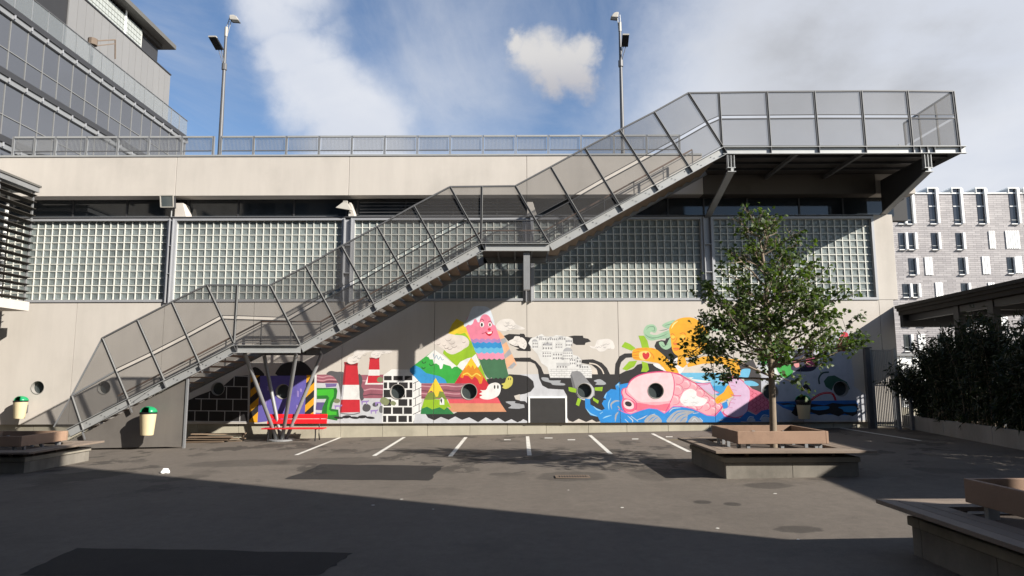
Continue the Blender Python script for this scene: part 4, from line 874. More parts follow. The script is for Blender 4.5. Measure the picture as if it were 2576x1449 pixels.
# floodlights on the ledge
def floodlight(u, v, turned):
    p = PY(u, v, -.12); t = thing('floodlight', 'small floodlight with its glass turned to the yard, on a ledge stub' if not turned else 'small pale floodlight tipped downward on a ledge pole', 'floodlight', (p.x, -.12, ZG1 + .05))
    MB().tube([(p.x + .12, -.02, ZG1 + .05), (p.x + .12, -.02, p.z - .08)], .022, 8).part('pole', M['galv_light'], t)
    if not turned:
        w, h = .26, .22; vs = [Vector((-w, 0, h)), Vector((w * .75, 0, h)), Vector((w, -.06, -h)), Vector((-w * .7, -.06, -h))]
        mb = MB(); q = [p + v_ for v_ in vs]; mb.prism(q, (.03, .14, -.02)); mb.part('housing', M['steel_dark'], t, bevel=.01)
        mb = MB()
        for i in range(4): mb.bar(q[i] + Vector((0, -.012, 0)), q[(i + 1) % 4] + Vector((0, -.012, 0)), .03, .03)
        mb.part('rim', M['lamp_white'], t); MB().add([v_ * .9 + p + Vector((0, -.006, 0)) for v_ in vs], [(0, 1, 2, 3)]).part('lens', M['port_glass'], t)
    else:
        mb = MB(); lo = [p + Vector(v_) for v_ in ((-.30, -.16, -.10), (.26, -.16, -.20), (.28, .12, -.16), (-.28, .12, -.06))]; up = [p + Vector(v_) for v_ in ((-.08, -.06, .12), (.10, -.06, .10), (.10, .06, .10), (-.08, .06, .12))]
        mb.add(lo + up, [(0, 1, 2, 3), (4, 5, 6, 7), (0, 1, 5, 4), (1, 2, 6, 5), (2, 3, 7, 6), (3, 0, 4, 7)]); mb.part('housing', M['lamp_white'], t, bevel=.012)
        mb = MB(); mb.box((p.x - .07, p.y - .05, p.z + .1), (p.x + .09, p.y + .05, p.z + .18)); mb.part('ballast_box', M['lamp_white'], t, bevel=.01)
floodlight(421, 507, False); floodlight(868, 518, True)

# --- railing on the roof edge
rl = thing('roof_railing', 'grey steel railing with barred panels along the roof edge', 'railing', (0, .2, ZB1))
YR = .25
tops = [35, 89, 141, 219, 297, 375, 458, 537]; tops += [556 + i * 82.3 for i in range(15)]
zt = zs(341, YR); zb_ = ZB1 + .01; zl = zs(377, YR); bars = MB()
for i, u in enumerate(tops):
    x = xw(u, 345, YR)
    mb = MB(); mb.box((x - .035, YR - .02, zb_), (x - .005, YR + .06, zt + .015)); mb.box((x + .012, YR - .02, zb_), (x + .042, YR + .06, zt + .015)); mb.part('post', M['galv'], rl)
    if i + 1 < len(tops) and i != 7:
        x2 = xw(tops[i + 1], 345, YR)
        MB().box((x + .043, YR - .03, zt - .05), (x2 - .036, YR + .05, zt + .012)).part('top_rail', M['galv_light'], rl)
        MB().box((x + .06, YR - .005, zl - .015), (x2 - .05, YR + .03, zl + .015)).part('bottom_rail', M['steel'], rl)
        MB().add([(x + .07, YR + .045, zl), (x2 - .06, YR + .045, zl), (x2 - .06, YR + .045, zt - .07), (x + .07, YR + .045, zt - .07)], [(0, 1, 2, 3)]).part('infill_sheet', M['mesh_light'], rl)
        n = 22
        for k in range(1, n): xx = x + .06 + (x2 - x - .11) * k / n; bars.box((xx - .005, YR + .016, zl - .09), (xx + .005, YR + .026, zt - .05))
bars.part('infill_bars', M['galv'], rl, kind='stuff')

# --- roof lamp posts
def roof_lamp(base_u, pts, head_dir, flood, label):
    y = .95
    P_ = [PY(u, v, y) for (u, v) in pts]; x = P_[0].x
    t = thing('lamp_post', label, 'lamp post', (x, y, DECKZ - .05), 'lamp posts on the roof')
    top = P_[1]; z0 = DECKZ - .05
    MB().tube([(top.x, y, z0), (top.x, y, z0 + 2.4), (top.x, y, top.z)], [.085, .075, .05], 12).part('pole', M['steel'], t, smooth=True)
    MB().tube([(top.x, y, top.z - .35), (top.x, y, top.z + .02)], .062, 12).part('collar', M['lamp_white'], t, smooth=True)
    hd = P_[2]; mb = MB()
    for dx in (-.05, .05): mb.tube([(top.x + dx, y, top.z - .3), (hd.x + dx, hd.y, hd.z)], .014, 6)
    for k in range(5):
        f = k / 4; a = Vector((top.x - .05, y, top.z)).lerp(Vector((hd.x - .05, hd.y, hd.z)), f); mb.bar(a, a + Vector((.1, 0, .06)), .012)
    mb.part('lattice_arm', M['galv'], t)
    s_ = head_dir; mb = MB(); c = hd; HS = .72
    lo = [c + Vector(q) * HS for q in ((-.20 * 1 + .22 * s_, -.20, -.20), (.20 + .26 * s_, -.20, -.24), (.20 + .26 * s_, .20, -.24), (-.20 + .22 * s_, .20, -.20))]
    mid = [c + Vector(q) * HS for q in ((-.16 + .12 * s_, -.15, .02), (.16 + .18 * s_, -.15, .0), (.16 + .18 * s_, .15, .0), (-.16 + .12 * s_, .15, .02))]
    up = [c + Vector(q) * HS for q in ((-.08 + .05 * s_, -.08, .12), (.08 + .08 * s_, -.08, .12), (.08 + .08 * s_, .08, .12), (-.08 + .05 * s_, .08, .12))]
    fs = [(8, 9, 10, 11)] + [(i * 4 + k, i * 4 + (k + 1) % 4, i * 4 + 4 + (k + 1) % 4, i * 4 + 4 + k) for i in range(2) for k in range(4)]
    mb.add(lo + mid + up, fs); mb.part('lamp_head', M['lamp_white'], t, bevel=.015)
    MB().add([q + Vector((0, 0, .02)) for q in lo], [(0, 1, 2, 3)]).part('lens', M['port_glass'], t)
    f0, f1, side = flood; a = PY(f0[0], f0[1], y - .15); b = PY(f1[0], f1[1], y - .15)
    mb = MB(); w = abs(b.x - a.x); sh = .16 * side
    q = [(a.x, y - .45, a.z), (b.x, y - .45, a.z), (b.x + sh, y - .15, b.z), (a.x + sh, y - .15, b.z)]; mb.prism(q, (0, .10, .05)); mb.part('floodlight_panel', M['black_iron'], t, bevel=.008)
    mb = MB(); mb.bar((q[0][0], y - .40, a.z + .035), (q[1][0], y - .40, a.z + .035), .05, .16); mb.part('panel_cap', M['lamp_white'], t)
    mb = MB(); cx_ = (q[2][0] + q[3][0]) / 2
    for dx in (-.05, .05): mb.tube([(cx_ + dx, y - .12, b.z + .05), (top.x + dx * .5, y - .04, b.z - .55)], .014, 6)
    mb.tube([(top.x, y, b.z - .72), (top.x, y, b.z - .48)], .095, 10); mb.part('bracket', M['steel'], t)
roof_lamp(548, [(548, 385), (569.5, 70), (581, 44)], 1, ((533, 104), (551, 126), 1), 'roof lamp post with its side floodlight pointing away from the stairs')
roof_lamp(1568, [(1568, 380), (1559, 58), (1556, 37)], -1, ((1563, 99), (1580, 118), 0), 'roof lamp post rising behind the stair flight')

# ------------------------------------------------------------------ outdoor staircase
YF, YB = -2.76, -.55
st = thing('outdoor_staircase', 'long grey steel staircase with mesh guards climbing across the wall to a platform', 'staircase', (PY(180, 1100, YF).x, YF, gz(-10)))
def A(u, v): return PY(u, v, YF)
posts = {  # top, mid, foot
 'Z': [None, (180, 996), (210, 1086)], 'A': [(257, 851), (292, 933), (327, 1019)], 'B': [(345, 805), (382, 890), (413, 959)], 'C': [(432, 760), (470, 845), (503, 919)], 'D': [(520, 717), (557, 798), (588, 864)],
 'E': [(597, 717), (592, 799), (588, 864)], 'F': [(679, 718), (722, 803), (754, 866)],
 'G': [(769, 670), (812, 751), (849, 817)], 'H': [(859, 619), (904, 703), (941, 767)], 'I': [(949, 570), (996, 650), (1031, 715)], 'J': [(1041, 518), (1086, 600), (1121, 664)], 'K': [(1132, 470), (1178, 551), (1210, 611)],
 'L': [(1212, 469), (1211, 552), (1210, 611)], 'M': [(1296, 468), (1343, 550), (1380, 611)],
 'N': [(1385, 420), (1433, 502), (1470, 564)], 'O': [(1471, 373), (1518, 453), (1556, 514)], 'P': [(1558, 327), (1608, 404), (1645, 463)], 'Q': [(1645, 282), (1695, 357), (1731, 417)], 'R': [(1731, 234), (1779, 309), (1817, 369)],
 'S': [(1808, 233), (1811, 295), (1816, 369)], 'T': [(1928, 231), (1933, 294), (1938, 369)], 'U': [(2047, 230), (2053, 293), (2059, 369)], 'V': [(2165, 229), (2171, 293), (2177, 369)], 'W': [(2281, 229), (2288, 293), (2295, 369)], 'X': [(2397, 230), (2405, 293), (2413, 369)]}
PW = {k: [None if q is None else A(*q) for q in v] for k, v in posts.items()}
for k, (t, m_, f) in PW.items():
    a = t if t is not None else m_
    # T section: broad web facing the yard plus a fin
    MB().bar(a + Vector((-.012, 0, 0)), f + (f - a).normalized() * .02 + Vector((-.012, 0, 0)), .052, .05).part('post', M['steel_dark'], st)
    MB().bar(a + Vector((.026, .0, 0)), f + Vector((.026, .0, 0)), .018, .085).part('post_flange', M['post_grey'], st)
order = 'ABCDEFGHIJKLMNOPQRSTUVWX'
def lerp(a, b, t): return a + (b - a) * t
for (p, q) in zip(order, order[1:]):
    a, b = PW[p], PW[q]
    if (a[2] - b[2]).length < .05: quads = [(a[0], b[0], b[1], a[1], 'u'), (a[1], b[1], b[2], None, 'l')]
    else: quads = [(a[0], b[0], b[1], a[1], 'u'), (a[1], b[1], b[2], a[2], 'l')]
    MB().bar(a[0], b[0], .045, .06).part('top_rail', M['steel'], st)
    gp = .060
    dn_a = (a[2] - a[0]).normalized() * gp; dn_b = (b[2] - b[0]).normalized() * gp
    # upper sheet stops above the gap, lower sheet starts under it
    U = [a[0], b[0], b[1] - dn_b, a[1] - dn_a]; Lw = [a[1] + dn_a, b[1] + dn_b, b[2], a[2]]
    yo = Vector((0, .012, 0))
    for Q in (U, Lw):
        if (Q[2] - Q[3]).length < .05: Q = Q[:3]
        MB().add([x + yo for x in Q], [tuple(range(len(Q)))]).part('mesh_panel', M['mesh'], st)
    mb = MB(); mb.bar(U[3], U[2], .020, .03); mb.bar(Lw[0], Lw[1], .034, .036); mb.part('panel_edge', M['steel_dark'], st)
    if (a[2] - b[2]).length > .05: MB().bar(a[2] + Vector((0, 0, .03)), b[2] + Vector((0, 0, .03)), .018, .03).part('panel_foot', M['steel'], st)
# lowest triangle of mesh
z_, a = PW['Z'], PW['A']
MB().add([x + Vector((0, .012, 0)) for x in (z_[1], a[0], a[1])], [(0, 1, 2)]).part('mesh_panel', M['mesh'], st)
MB().add([x + Vector((0, .012, 0)) for x in (z_[1], a[1], a[2], z_[2])], [(0, 1, 2, 3)]).part('mesh_panel', M['mesh'], st)
MB().add([x + Vector((0, .012, 0)) for x in (z_[1], z_[2], A(137, 1072), )], [(0, 1, 2)]).part('mesh_panel', M['mesh'], st)
mb = MB(); mb.bar(z_[1], a[0], .035, .045); mb.bar(z_[1], a[1], .05, .05); mb.part('top_rail', M['galv'], st)
MB().bar(z_[1], A(135, 1074), .03, .03).part('top_rail', M['galv'], st)
MB().bar(z_[2] + Vector((0, 0, .03)), a[2] + Vector((0, 0, .03)), .02, .03).part('panel_foot', M['steel'], st)
# stringers (front and back), treads
def stringer(p, q, dep, y, m, name='stringer', front=True, bolts=True):
    """channel between the top points p, q"""
    d = (q - p).normalized(); n = Vector((d.z, 0, -d.x)); 
    if n.z > 0: n = -n
    Y = Vector((0, y - YF, 0)); p, q = p + Y, q + Y
    mb = MB(); mb.prism([p, q, q + n * dep, p + n * dep], (0, .014, 0))
    sg = -1 if front else 1
    for (o0, t_) in ((0, .014), (dep - .014, .014)):
        a_, b_ = p + n * o0, q + n * o0; mb.prism([a_, b_, b_ + n * t_, a_ + n * t_], (0, .085 * sg, 0))
    o = mb.part(name, m, st)
    if front and bolts:
        L_ = (q - p).length; k = .6; bm_ = MB()
        while k < L_ - .3:
            for o_ in (.09, .17):
                c = p + d * (k + (o_ - .09)) + n * o_; bm_.box((c.x - .012, c.y - .014, c.z - .012), (c.x + .012, c.y - .001, c.z + .012))
            k += .48
        if bm_.v: bm_.part('bolts', M['steel'], st, kind='stuff')
    return o
FL = [(A(170, 1080), A(590, 868)), (A(754, 868), A(1210, 613)), (A(1380, 613), A(1818, 371))]
DEP = .255
for i, (p, q) in enumerate(FL):
    stringer(p, q, DEP, YF - .01, M['galv_light'])
    stringer(p, q, DEP, YB, M['galv'], front=False)
    n = max(4, round((q.z - p.z) / .172)); rise = (q.z - p.z) / n; run = (q.x - p.x) / n
    mb = MB(); mb.box((-run * .5 - .02, 0, -.045), (run * .5 + .015, YB - YF - .03, 0))
    me = mb.mesh('tread', M['tread'])
    for k in range(n - 1):
        c = (p.x + (k + 1) * run - run * .5 + .12, YF + .012, p.z + (k + 1) * rise - .115)
        inst('tread', me, c, st)
    # cleats under the treads
    cm = MB().box((-.10, 0, -.05), (.10, .05, 0)).mesh('tread_cleat', M['steel'])
    for k in range(0, n - 1):
        c = (p.x + (k + 1) * run - run * .5 + .12, YF + .03, p.z + (k + 1) * rise - .162); inst('tread_cleat', cm, c, st)
# stiffener fins on the stringer under each post
for k in 'ZABCDGHIJKNOPQR':
    f = PW[k][2]; t = PW[k][0] or PW[k][1]; d = (f - t).normalized()
    MB().bar(f + Vector((0, -.05, 0)), f + d * .25 + Vector((0, -.05, 0)), .014, .085).part('stiffener', M['steel'], st)
# landings
for (u0, u1, v) in ((586, 757, 868), (1209, 1382, 613)):
    a, b = A(u0, v), A(u1, v)
    stringer(a, b, DEP * .95, YF - .01, M['galv_light'], 'landing_beam', bolts=False); stringer(a, b, DEP * .95, YB, M['galv'], 'landing_beam', front=False)
    MB().box((a.x, YF + .012, a.z - .06), (b.x, YB - .01, a.z - .015)).part('landing_deck', M['deck'], st)
    for k in (1, 2, 3): x = a.x + (b.x - a.x) * k / 4; MB().box((x - .03, YF + .012, a.z - .2), (x + .03, YB - .01, a.z - .061)).part('joist', M['steel_dark'], st)
    MB().box((a.x + .15, YF - .09, a.z - .24), (a.x + .164, YF - .012, a.z - .015)).part('stiffener', M['steel'], st)
# back handrail: posts and a brown double rail
off = Vector((0, YB - YF + .06, 0))
def up(p, h): return p + off + Vector((0, 0, h))
path = [A(185, 1075), A(588, 866), A(754, 866), A(1210, 611), A(1380, 611), A(1790, 385)]
for i in range(len(path) - 1):
    p, q = path[i], path[i + 1]
    MB().bar(up(p, .88), up(q, .88), .05, .05).part('wall_handrail', M['rail_wood'], st)
    MB().bar(up(p, .78), up(q, .78), .02, .03).part('wall_rail', M['steel'], st)
    MB().add([up(p, .02) , up(q, .02), up(q, .22), up(p, .22)], [(0, 1, 2, 3)]).part('toe_plate', M['mesh'], st)
    n = max(1, round((q - p).length / 1.3))
    for k in range(n + (i == len(path) - 2)):
        c = p.lerp(q, k / n); MB().bar(up(c, -.1), up(c, .86), .03, .045).part('baluster', M['steel'], st)
# top platform
a, b = A(1816, 371), A(2427, 366)
PZ = a.z
stringer(a, Vector((b.x, YF, PZ)), .235, YF - .01, M['galv_light'], 'platform_beam', bolts=False)
MB().box((a.x + .02, YF + .012, PZ - .055), (b.x - .02, .52, PZ - .01)).part('platform_deck', M['deck'], st)
MB().box((b.x - .16, YF + .012, PZ - .235), (b.x - .146, -.01, PZ - .056)).part('edge_beam', M['galv'], st)
for k in range(1, 4): y = YF + k * .68; MB().box((a.x + .1, y - .04, PZ - .13), (b.x - .17, y + .04, PZ - .056)).part('purlin', M['steel_dark'], st)
for u in (2005, 2170): x = A(u, 380).x; MB().box((x - .05, YF + .012, PZ - .25), (x + .05, -.01, PZ - .131)).part('cross_beam', M['steel'], st)
for u in (1938, 2059, 2177, 2295, 2312, 2330, 2348, 2413): x = A(u, 375).x; MB().box((x - .008, YF - .09, PZ - .22), (x + .008, YF - .012, PZ - .016)).part('stiffener', M['steel'], st)
# hangers and struts
for (u, wu, wv) in ((1838, 1772, 552), (2332, 2196, 545)):
    x = A(u, 400).x; zt_, zbm = PZ - .237, A(u, 432).z
    mb = MB()
    for dx in (-.10, 0, .10): mb.box((x + dx - .008, YF - .06, zbm + .13), (x + dx + .008, YF + .10, zt_))
    mb.box((x - .13, YF - .07, zbm + .11), (x + .13, YF + .12, zbm + .13)); mb.box((x - .02, YF - .06, zbm), (x + .06, YF + .1, zbm + .109)); mb.box((x - .13, YF - .08, zbm - .02), (x + .13, YF + .14, zbm - .001)); mb.part('hanger', M['galv_light'], st)
    w_ = PY(wu, wv, .05); pz = Vector((x, YF + .02, zbm - .022)); qz = Vector((x, .02, w_.z + .05))
    d = qz - pz; mb = MB(); mb.prism([(x - .11, pz.y, pz.z), (x - .11, qz.y, qz.z), (x - .11, qz.y, qz.z + .03), (x - .11, pz.y, pz.z + .03)], (.22, 0, 0)); mb.prism([(x - .02, pz.y + .05, pz.z + .031), (x - .02, qz.y, qz.z + .031), (x - .02, qz.y, qz.z + .25 if u < 2000 else PZ - .3), (x - .02, pz.y + .05, pz.z + .25 if u < 2000 else PZ - .3)], (.04, 0, 0), 1); mb.part('strut', [M['galv'], M['steel_dark']], st)  # strut web in dark steel: the platform's shade put into its colour
# platform end guard and back guard
X_ = PW['X']; top, mid, foot = X_
ye = .05
mb = MB(); mb.bar(top, Vector((top.x, ye, top.z)), .05, .05, (0, 0, 1)); mb.part('top_rail', M['galv'], st)
for (p0, p1, q0, q1) in ((top.z, mid.z + .04, top.x, mid.x), (mid.z - .04, foot.z, mid.x, foot.x)):
    MB().add([(q0, YF + .04, p0), (q0, ye, p0), (q1, ye, p1), (q1, YF + .04, p1)], [(0, 1, 2, 3)]).part('mesh_panel', M['mesh'], st)
for y in (YF + .95, YF + 1.9, ye): MB().bar(Vector((top.x, y, top.z)), Vector((foot.x, y, foot.z)), .05, .05).part('post', M['steel'], st)
MB().bar(Vector((foot.x + .06, YF + .06, foot.z)), Vector((top.x + .06, YF + .06, top.z - .1)), .05, .06).part('end_post', M['galv_light'], st)
for y0 in (.25, 1.9):
    MB().add([(top.x - .1, y0, PZ), (top.x - .1, y0 + 1.5, PZ), (top.x - .1, y0 + 1.5, PZ + 1.1), (top.x - .1, y0, PZ + 1.1)], [(0, 1, 2, 3)]).part('mesh_panel', M['mesh_light'], st)
    for y in (y0, y0 + 1.5): MB().box((top.x - .14, y - .03, PZ - .02), (top.x - .08, y + .03, PZ + 1.12)).part('post', M['galv'], st)
# V legs
base = PG(708, 1108.5)
MB().lathe((base.x, base.y, gz(base.x)), [(0.0, .05), (.40, .05), (.42, .03), (.42, 0)], 28).part('base_plate', M['galv'], st, smooth=False)
LZ = A(600, 889).z
legs = [((base.x - .13, base.y - .08), Vector((A(612, 890).x, YF + .12, LZ))), ((base.x + .05, base.y - .09), Vector((A(742, 890).x, YF + .12, LZ))), ((base.x - .05, base.y + .10), Vector((A(596, 890).x + .1, YB - .15, LZ))), ((base.x + .14, base.y + .06), Vector((A(763, 890).x, YB - .15, LZ + .05)))]
for ((x, y), q) in legs:
    mb = MB(); mb.tube([(x, y, gz(base.x) + .05), tuple(q)], .062, 14); mb.part('support_leg', M['galv'], st, smooth=True)
# hanger leg at the second landing
x = A(1325, 640).x; MB().box((x - .10, YF + .02, A(1325, 728).z), (x + .10, YF + .28, A(1325, 634).z)).part('landing_bracket', M['galv'], st)
MB().box((x - .06, YF + .29, A(1325, 650).z), (x + .06, -.02, A(1325, 636).z)).part('landing_bracket', M['steel_dark'], st)
# grey panel closing the foot of the stairs
q0, q1 = PG(200, 1110), None
zb0 = gz(-9) + .02
pts = [A(196, 1098), A(468, 950)]
pb = [Vector((pts[1].x, YF, gz(pts[1].x) + .05)), Vector((pts[0].x - .3, YF, gz(pts[0].x) + .05))]
MB().prism([pts[0] + Vector((-.3, .05, -.17)), pts[1] + Vector((0, .05, 0)), pb[0] + Vector((0, .05, 0)), pb[1] + Vector((0, .05, 0))], (0, .02, 0)).part('side_panel', M['panel'], st)
MB().box((pts[1].x + .002, YF + .02, gz(pts[1].x)), (pts[1].x + .06, YF + .10, pts[1].z)).part('panel_post', M['galv'], st)

# ------------------------------------------------------------------ glass office building on the left
XO = -18.9
def z3(x, y): return (x / 3.0, y / 3.0)                    # readings taken on a 3x enlargement
def LV(x, y, X=XO): return PXp(x / 3.0, y / 3.0, X)
ob = thing('glass_office_building', 'grey office building with a curtain wall and a glass block attic', 'building', (XO, 12, 0))
yend = LV(1400, 1000).y; ynear = -1.0
lines = {}
def lev(x, y): return LV(x, y).z
zA = (lev(300, 252) + lev(1000, 745)) / 2            # top slab
zT = (lev(300, 535) + lev(900, 930)) / 2              # transom
zB = (lev(200, 640) + lev(700, 965)) / 2              # lower slab
H = zA - zB
step = abs(LV(297, 400).y - LV(175, 400).y)
step = .93
ycols = []
y = yend
while y > ynear - 12: ycols.append(y); y -= step
ycols = ycols[::-1]
ycols = [y for y in ycols if y > ynear]
for lv in range(3):
    zt_ = zA - lv * H; zb2 = zt_ - H
    sl_ = MB().box((XO - .1, ynear, zt_ - .14), (XO + .16, yend, zt_ + .02)).part('floor_edge', M['steel_dark'], ob)
    MB().box((XO - .1, ynear, zt_ - .34), (XO + .10, yend, zt_ - .145)).part('floor_trim', M['galv'], ob)
    MB().box((XO - .1, ynear, zt_ + .022), (XO + .10, yend, zt_ + .14)).part('floor_trim', M['steel_dark'], ob)
    ztr = zT - lv * H
    MB().box((XO - .02, ynear, ztr - .014), (XO + .032, yend, ztr + .014)).part('transom', M['post_grey'], ob)
    for i, y in enumerate(ycols):
        MB().box((XO - .02, y - .012, zb2 + .15), (XO + .03, y + .012, zt_ - .35)).part('mullion', M['post_grey'], ob)
        MB().box((XO + .102, y - .025, zt_ - .30), (XO + .17, y + .025, zt_ - .141)).part('bracket', M['window_frame'], ob)
        if i + 1 < len(ycols):
            for (a, b) in ((ztr + .02, zt_ - .35), (zb2 + .15, ztr - .02)):
                MB().add([(XO, y + .018, a), (XO, ycols[i + 1] - .018, a), (XO, ycols[i + 1] - .018, b), (XO, y + .018, b)], [(0, 1, 2, 3)]).part('glass_pane', M['pane_sky'], ob)
MB().box((XO - 14, ynear, -1), (XO - .12, yend - .05, zA + .02)).part('core', M['clad'], ob)
MB().box((XO - .11, yend - .05, 0), (XO + .05, yend, zA)).part('end_wall', M['clad'], ob)
# terrace balustrade
zr = (lev(500, 190) + lev(1300, 846)) / 2
for i in range(0, len(ycols) - 1):
    y, y2 = ycols[i], ycols[i + 1]
    MB().box((XO + .06, y + .02, zA + .15), (XO + .08, y2 - .02, zr)).part('balustrade_glass', M['balu'], ob)
    MB().box((XO + .055, y - .018, zA + .05), (XO + .09, y + .018, zr)).part('balustrade_post', M['galv'], ob)
MB().box((XO + .04, ynear, zr), (XO + .10, yend, zr + .03)).part('balustrade_rail', M['steel'], ob)
# set-back clad attic
X1 = XO - 1.25
ye2 = LV(1278, 700, X1).y
zc1 = (LV(800, 136, X1).z + LV(1200, 498, X1).z) / 2
ys0 = LV(500, 0, X1).y
y = ye2; k = 0
while y > ynear:
    y2 = max(ynear, y - .62); s_ = -.5 if y2 < ys0 else 0
    MB().box((X1 - .06 + s_, y2 + .008, zA + .02), (X1 + s_, y - .008, zc1)).part('cladding_board', M['clad'], ob); y = y2
MB().box((X1 - 10, ynear, zA + .03), (X1 - .62, ye2 - .03, zc1 - .02)).part('attic_core', M['clad'], ob)
MB().box((X1 - .61, ynear, zA + .03), (X1 - .07, ye2 - .03, zc1 - .02)).part('attic_core', M['dark'], ob)
MB().box((X1 - 10, ye2 - .029, zA + .03), (X1 - .001, ye2, zc1)).part('attic_end', M['clad'], ob)
MB().box((X1 - .2, ynear, zc1 + .002), (X1 + .05, ye2 + .02, zc1 + .07)).part('parapet_cap', M['steel_dark'], ob)
# glass block attic windows and the oversailing roof
X2 = X1 - .05
ya, yb2 = LV(650, -100, X2).y, LV(1085, 330, X2).y
zg1 = LV(1085, 195, X2).z; zg0 = zc1 + .07
nb = 26; dz = .26; nr = int((zg1 - zg0) / dz)
wv_ = MB().box((X2 - .2, ynear, zg0), (X2 - .12, yb2, zg1)).part('attic_window', M['mortar'], ob)
gb = MB(); yy = ynear
while yy < yb2 - dz:
    for j in range(nr): gb.box((X2 - .11, yy + .02, zg0 + .02 + j * dz), (X2 - .05, yy + dz - .02, zg0 + (j + 1) * dz - .02))
    yy += dz
M['attic_block'] = glass_mat('attic_block', (.36, .38, .36), .3, 0, .4)
gb.part('attic_glass_blocks', M['attic_block'], wv_, kind='stuff')
MB().box((X2 - .15, LV(955, 160, X2).y - .06, zg0), (X2 - .02, LV(955, 160, X2).y + .06, zg1)).part('window_post', M['white'], ob)
MB().box((X2 - 9, ynear, zg0), (X2 - .25, ye2 - 1.0, zg1 + .2)).part('attic_core', M['steel_dark'], ob)
MB().box((X2 - .6, LV(1180, 400, X2).y - .1, zg0), (X2 - .35, LV(1180, 400, X2).y + .1, zg1 + .2)).part('roof_post', M['steel_dark'], ob)
XR2 = X1 + .40; yr2 = LV(1330, 365, XR2).y; zr2 = LV(1340, 355, XR2).z
M['roof_dark'] = mat('roof_edge', (.12, .115, .105), .6, .2, var=.1)
MB().box((X2 - 9, ynear, zr2 - .25), (XR2, yr2, zr2)).part('roof', M['roof_dark'], ob)
MB().box((X2 - 9, ynear, zr2 - .52), (XR2 - .5, yr2 - .6, zr2 - .251)).part('roof_soffit', M['brown_metal'], ob)
# swivelling cleaning arm on the terrace
ca = LV(700, 310, XO - .3)
arm = thing('cleaning_arm', 'small rusty steel davit arm standing on the office terrace', 'davit', (ca.x, ca.y, zA + .02))
MB().tube([(ca.x, ca.y, zA + .02), (ca.x, ca.y, ca.z)], .06, 8).part('mast', M['steel'], arm)
b_ = LV(870, 300, XO + .2)
mb = MB(); mb.bar(ca, b_, .05, .05, (0, 0, 1)); mb.bar(ca - Vector((0, 0, .25)), b_ - Vector((0, 0, .2)), .04, .04, (0, 0, 1)); mb.part('boom', M['rust'], arm)
MB().bar(b_, b_ - Vector((0, -.1, .9)), .05, .05).part('hook', M['rust'], arm)
MB().lathe((ca.x, ca.y, ca.z - .2), [(.0, .3), (.2, .3), (.2, .0), (0, 0)], 10).part('winch', M['rust'], arm)

# ------------------------------------------------------------------ louvred bay on the left
lb = thing('louvred_bay', 'projecting bay with dark horizontal louvres and a pale base slab', 'bay', (-17, -1.5, 4))
def C3(x, y): return ((x / 2.196) * K, (640 + y / 2.196) * K)
YL = -.9
XLb = PY(*C3(300, 260), YL).x
zct, zcb = PY(*C3(325, 238), YL).z, PY(*C3(325, 282), YL).z
MB().box((XLb - 3.5, -9, zcb), (XLb + .12, YL + .1, zct)).part('roof_cap', M['galv'], lb, bevel=.01)
MB().box((XLb - 3.5, -9, zct + .002), (XLb + .16, YL + .14, zct + .07)).part('roof_cap', M['roof_dark'], lb)
zs0, zs1 = PY(*C3(195, 1325), YL).z, PY(*C3(195, 1245), YL).z
MB().box((XLb - 3.5, -9, zs0), (XLb + .10, YL + .12, zs1)).part('base_slab', M['concrete'], lb, bevel=.01)
nl = 16
for k in range(nl):
    z = zs1 + (zcb - zs1) * (k + .5) / nl
    MB().prism([(XLb - .09, -9, z - .055), (XLb + .13, -9, z - .01), (XLb + .13, -9, z + .008), (XLb - .09, -9, z - .035)], (0, 9 + YL, 0)).part('louvre', M['brown_metal'], lb)
for y in (YL - .02, YL - 1.6, YL - 3.2, YL - 4.8): MB().box((XLb - .02, y - .03, zs1), (XLb + .03, y + .03, zcb)).part('louvre_post', M['galv'], lb)
for i in range(6):
    y1 = YL - .3 - i * 1.3; MB().box((XLb - .75, y1 - 1.2, zs1 + .2), (XLb - .7, y1, zcb - .2)).part('bay_window', M['pane_dark'], lb)
    MB().box((XLb - .78, y1, zs1), (XLb - .66, y1 + .1, zcb)).part('bay_mullion', M['white'], lb)
MB().box((XLb - 3.5, -9, zs1), (XLb - .8, YL, zcb)).part('bay_core', M['grey_concrete'], lb)

# unseen wing and hall added to cut sky light; block inferred from its shadow
def school(name, label, x0, x1, y0, y1, h, face, m=None):
    t = thing(name, label, 'building', ((x0 + x1) / 2, (y0 + y1) / 2, 0))
    MB().box((x0, y0, -.6), (x1, y1, h)).part('wall', m or M['grey_concrete'], t)
    MB().box((x0 - .15, y0 - .15, h + .002), (x1 + .15, y1 + .15, h + .18)).part('roof', M['zinc'], t)
    n = int(((y1 - y0) if face in 'EW' else (x1 - x0)) / 3.2)
    for f in range(int(h / 3.4)):
        for k in range(n):
            z = .9 + f * 3.4
            if face in 'EW':
                y = y0 + (k + .5) * (y1 - y0) / n; x = x1 if face == 'E' else x0; s_ = 1 if face == 'E' else -1
                a, b = sorted((x + s_ * .02, x - s_ * .1)); MB().box((a, y - .9, z), (b, y + .9, z + 1.7)).part('window', M['pane_dark'], t)
            else:
                x = x0 + (k + .5) * (x1 - x0) / n; MB().box((x - .9, y1 - .1, z), (x + .9, y1 + .02, z + 1.7)).part('window', M['pane_dark'], t)
    return t
school('school_wing', 'grey school wing along the side of the yard below the louvres', -26, XLb - 3.6, -34, -1.6, 17, 'E')
school('school_block', 'tall grey school block beside the yard behind the viewer', 4.6, 11.85, -48, -21.15, 26, 'W')
school('school_hall', 'grey school hall closing the yard behind the viewer', -19, 4.4, -42, -29, 18, 'N')

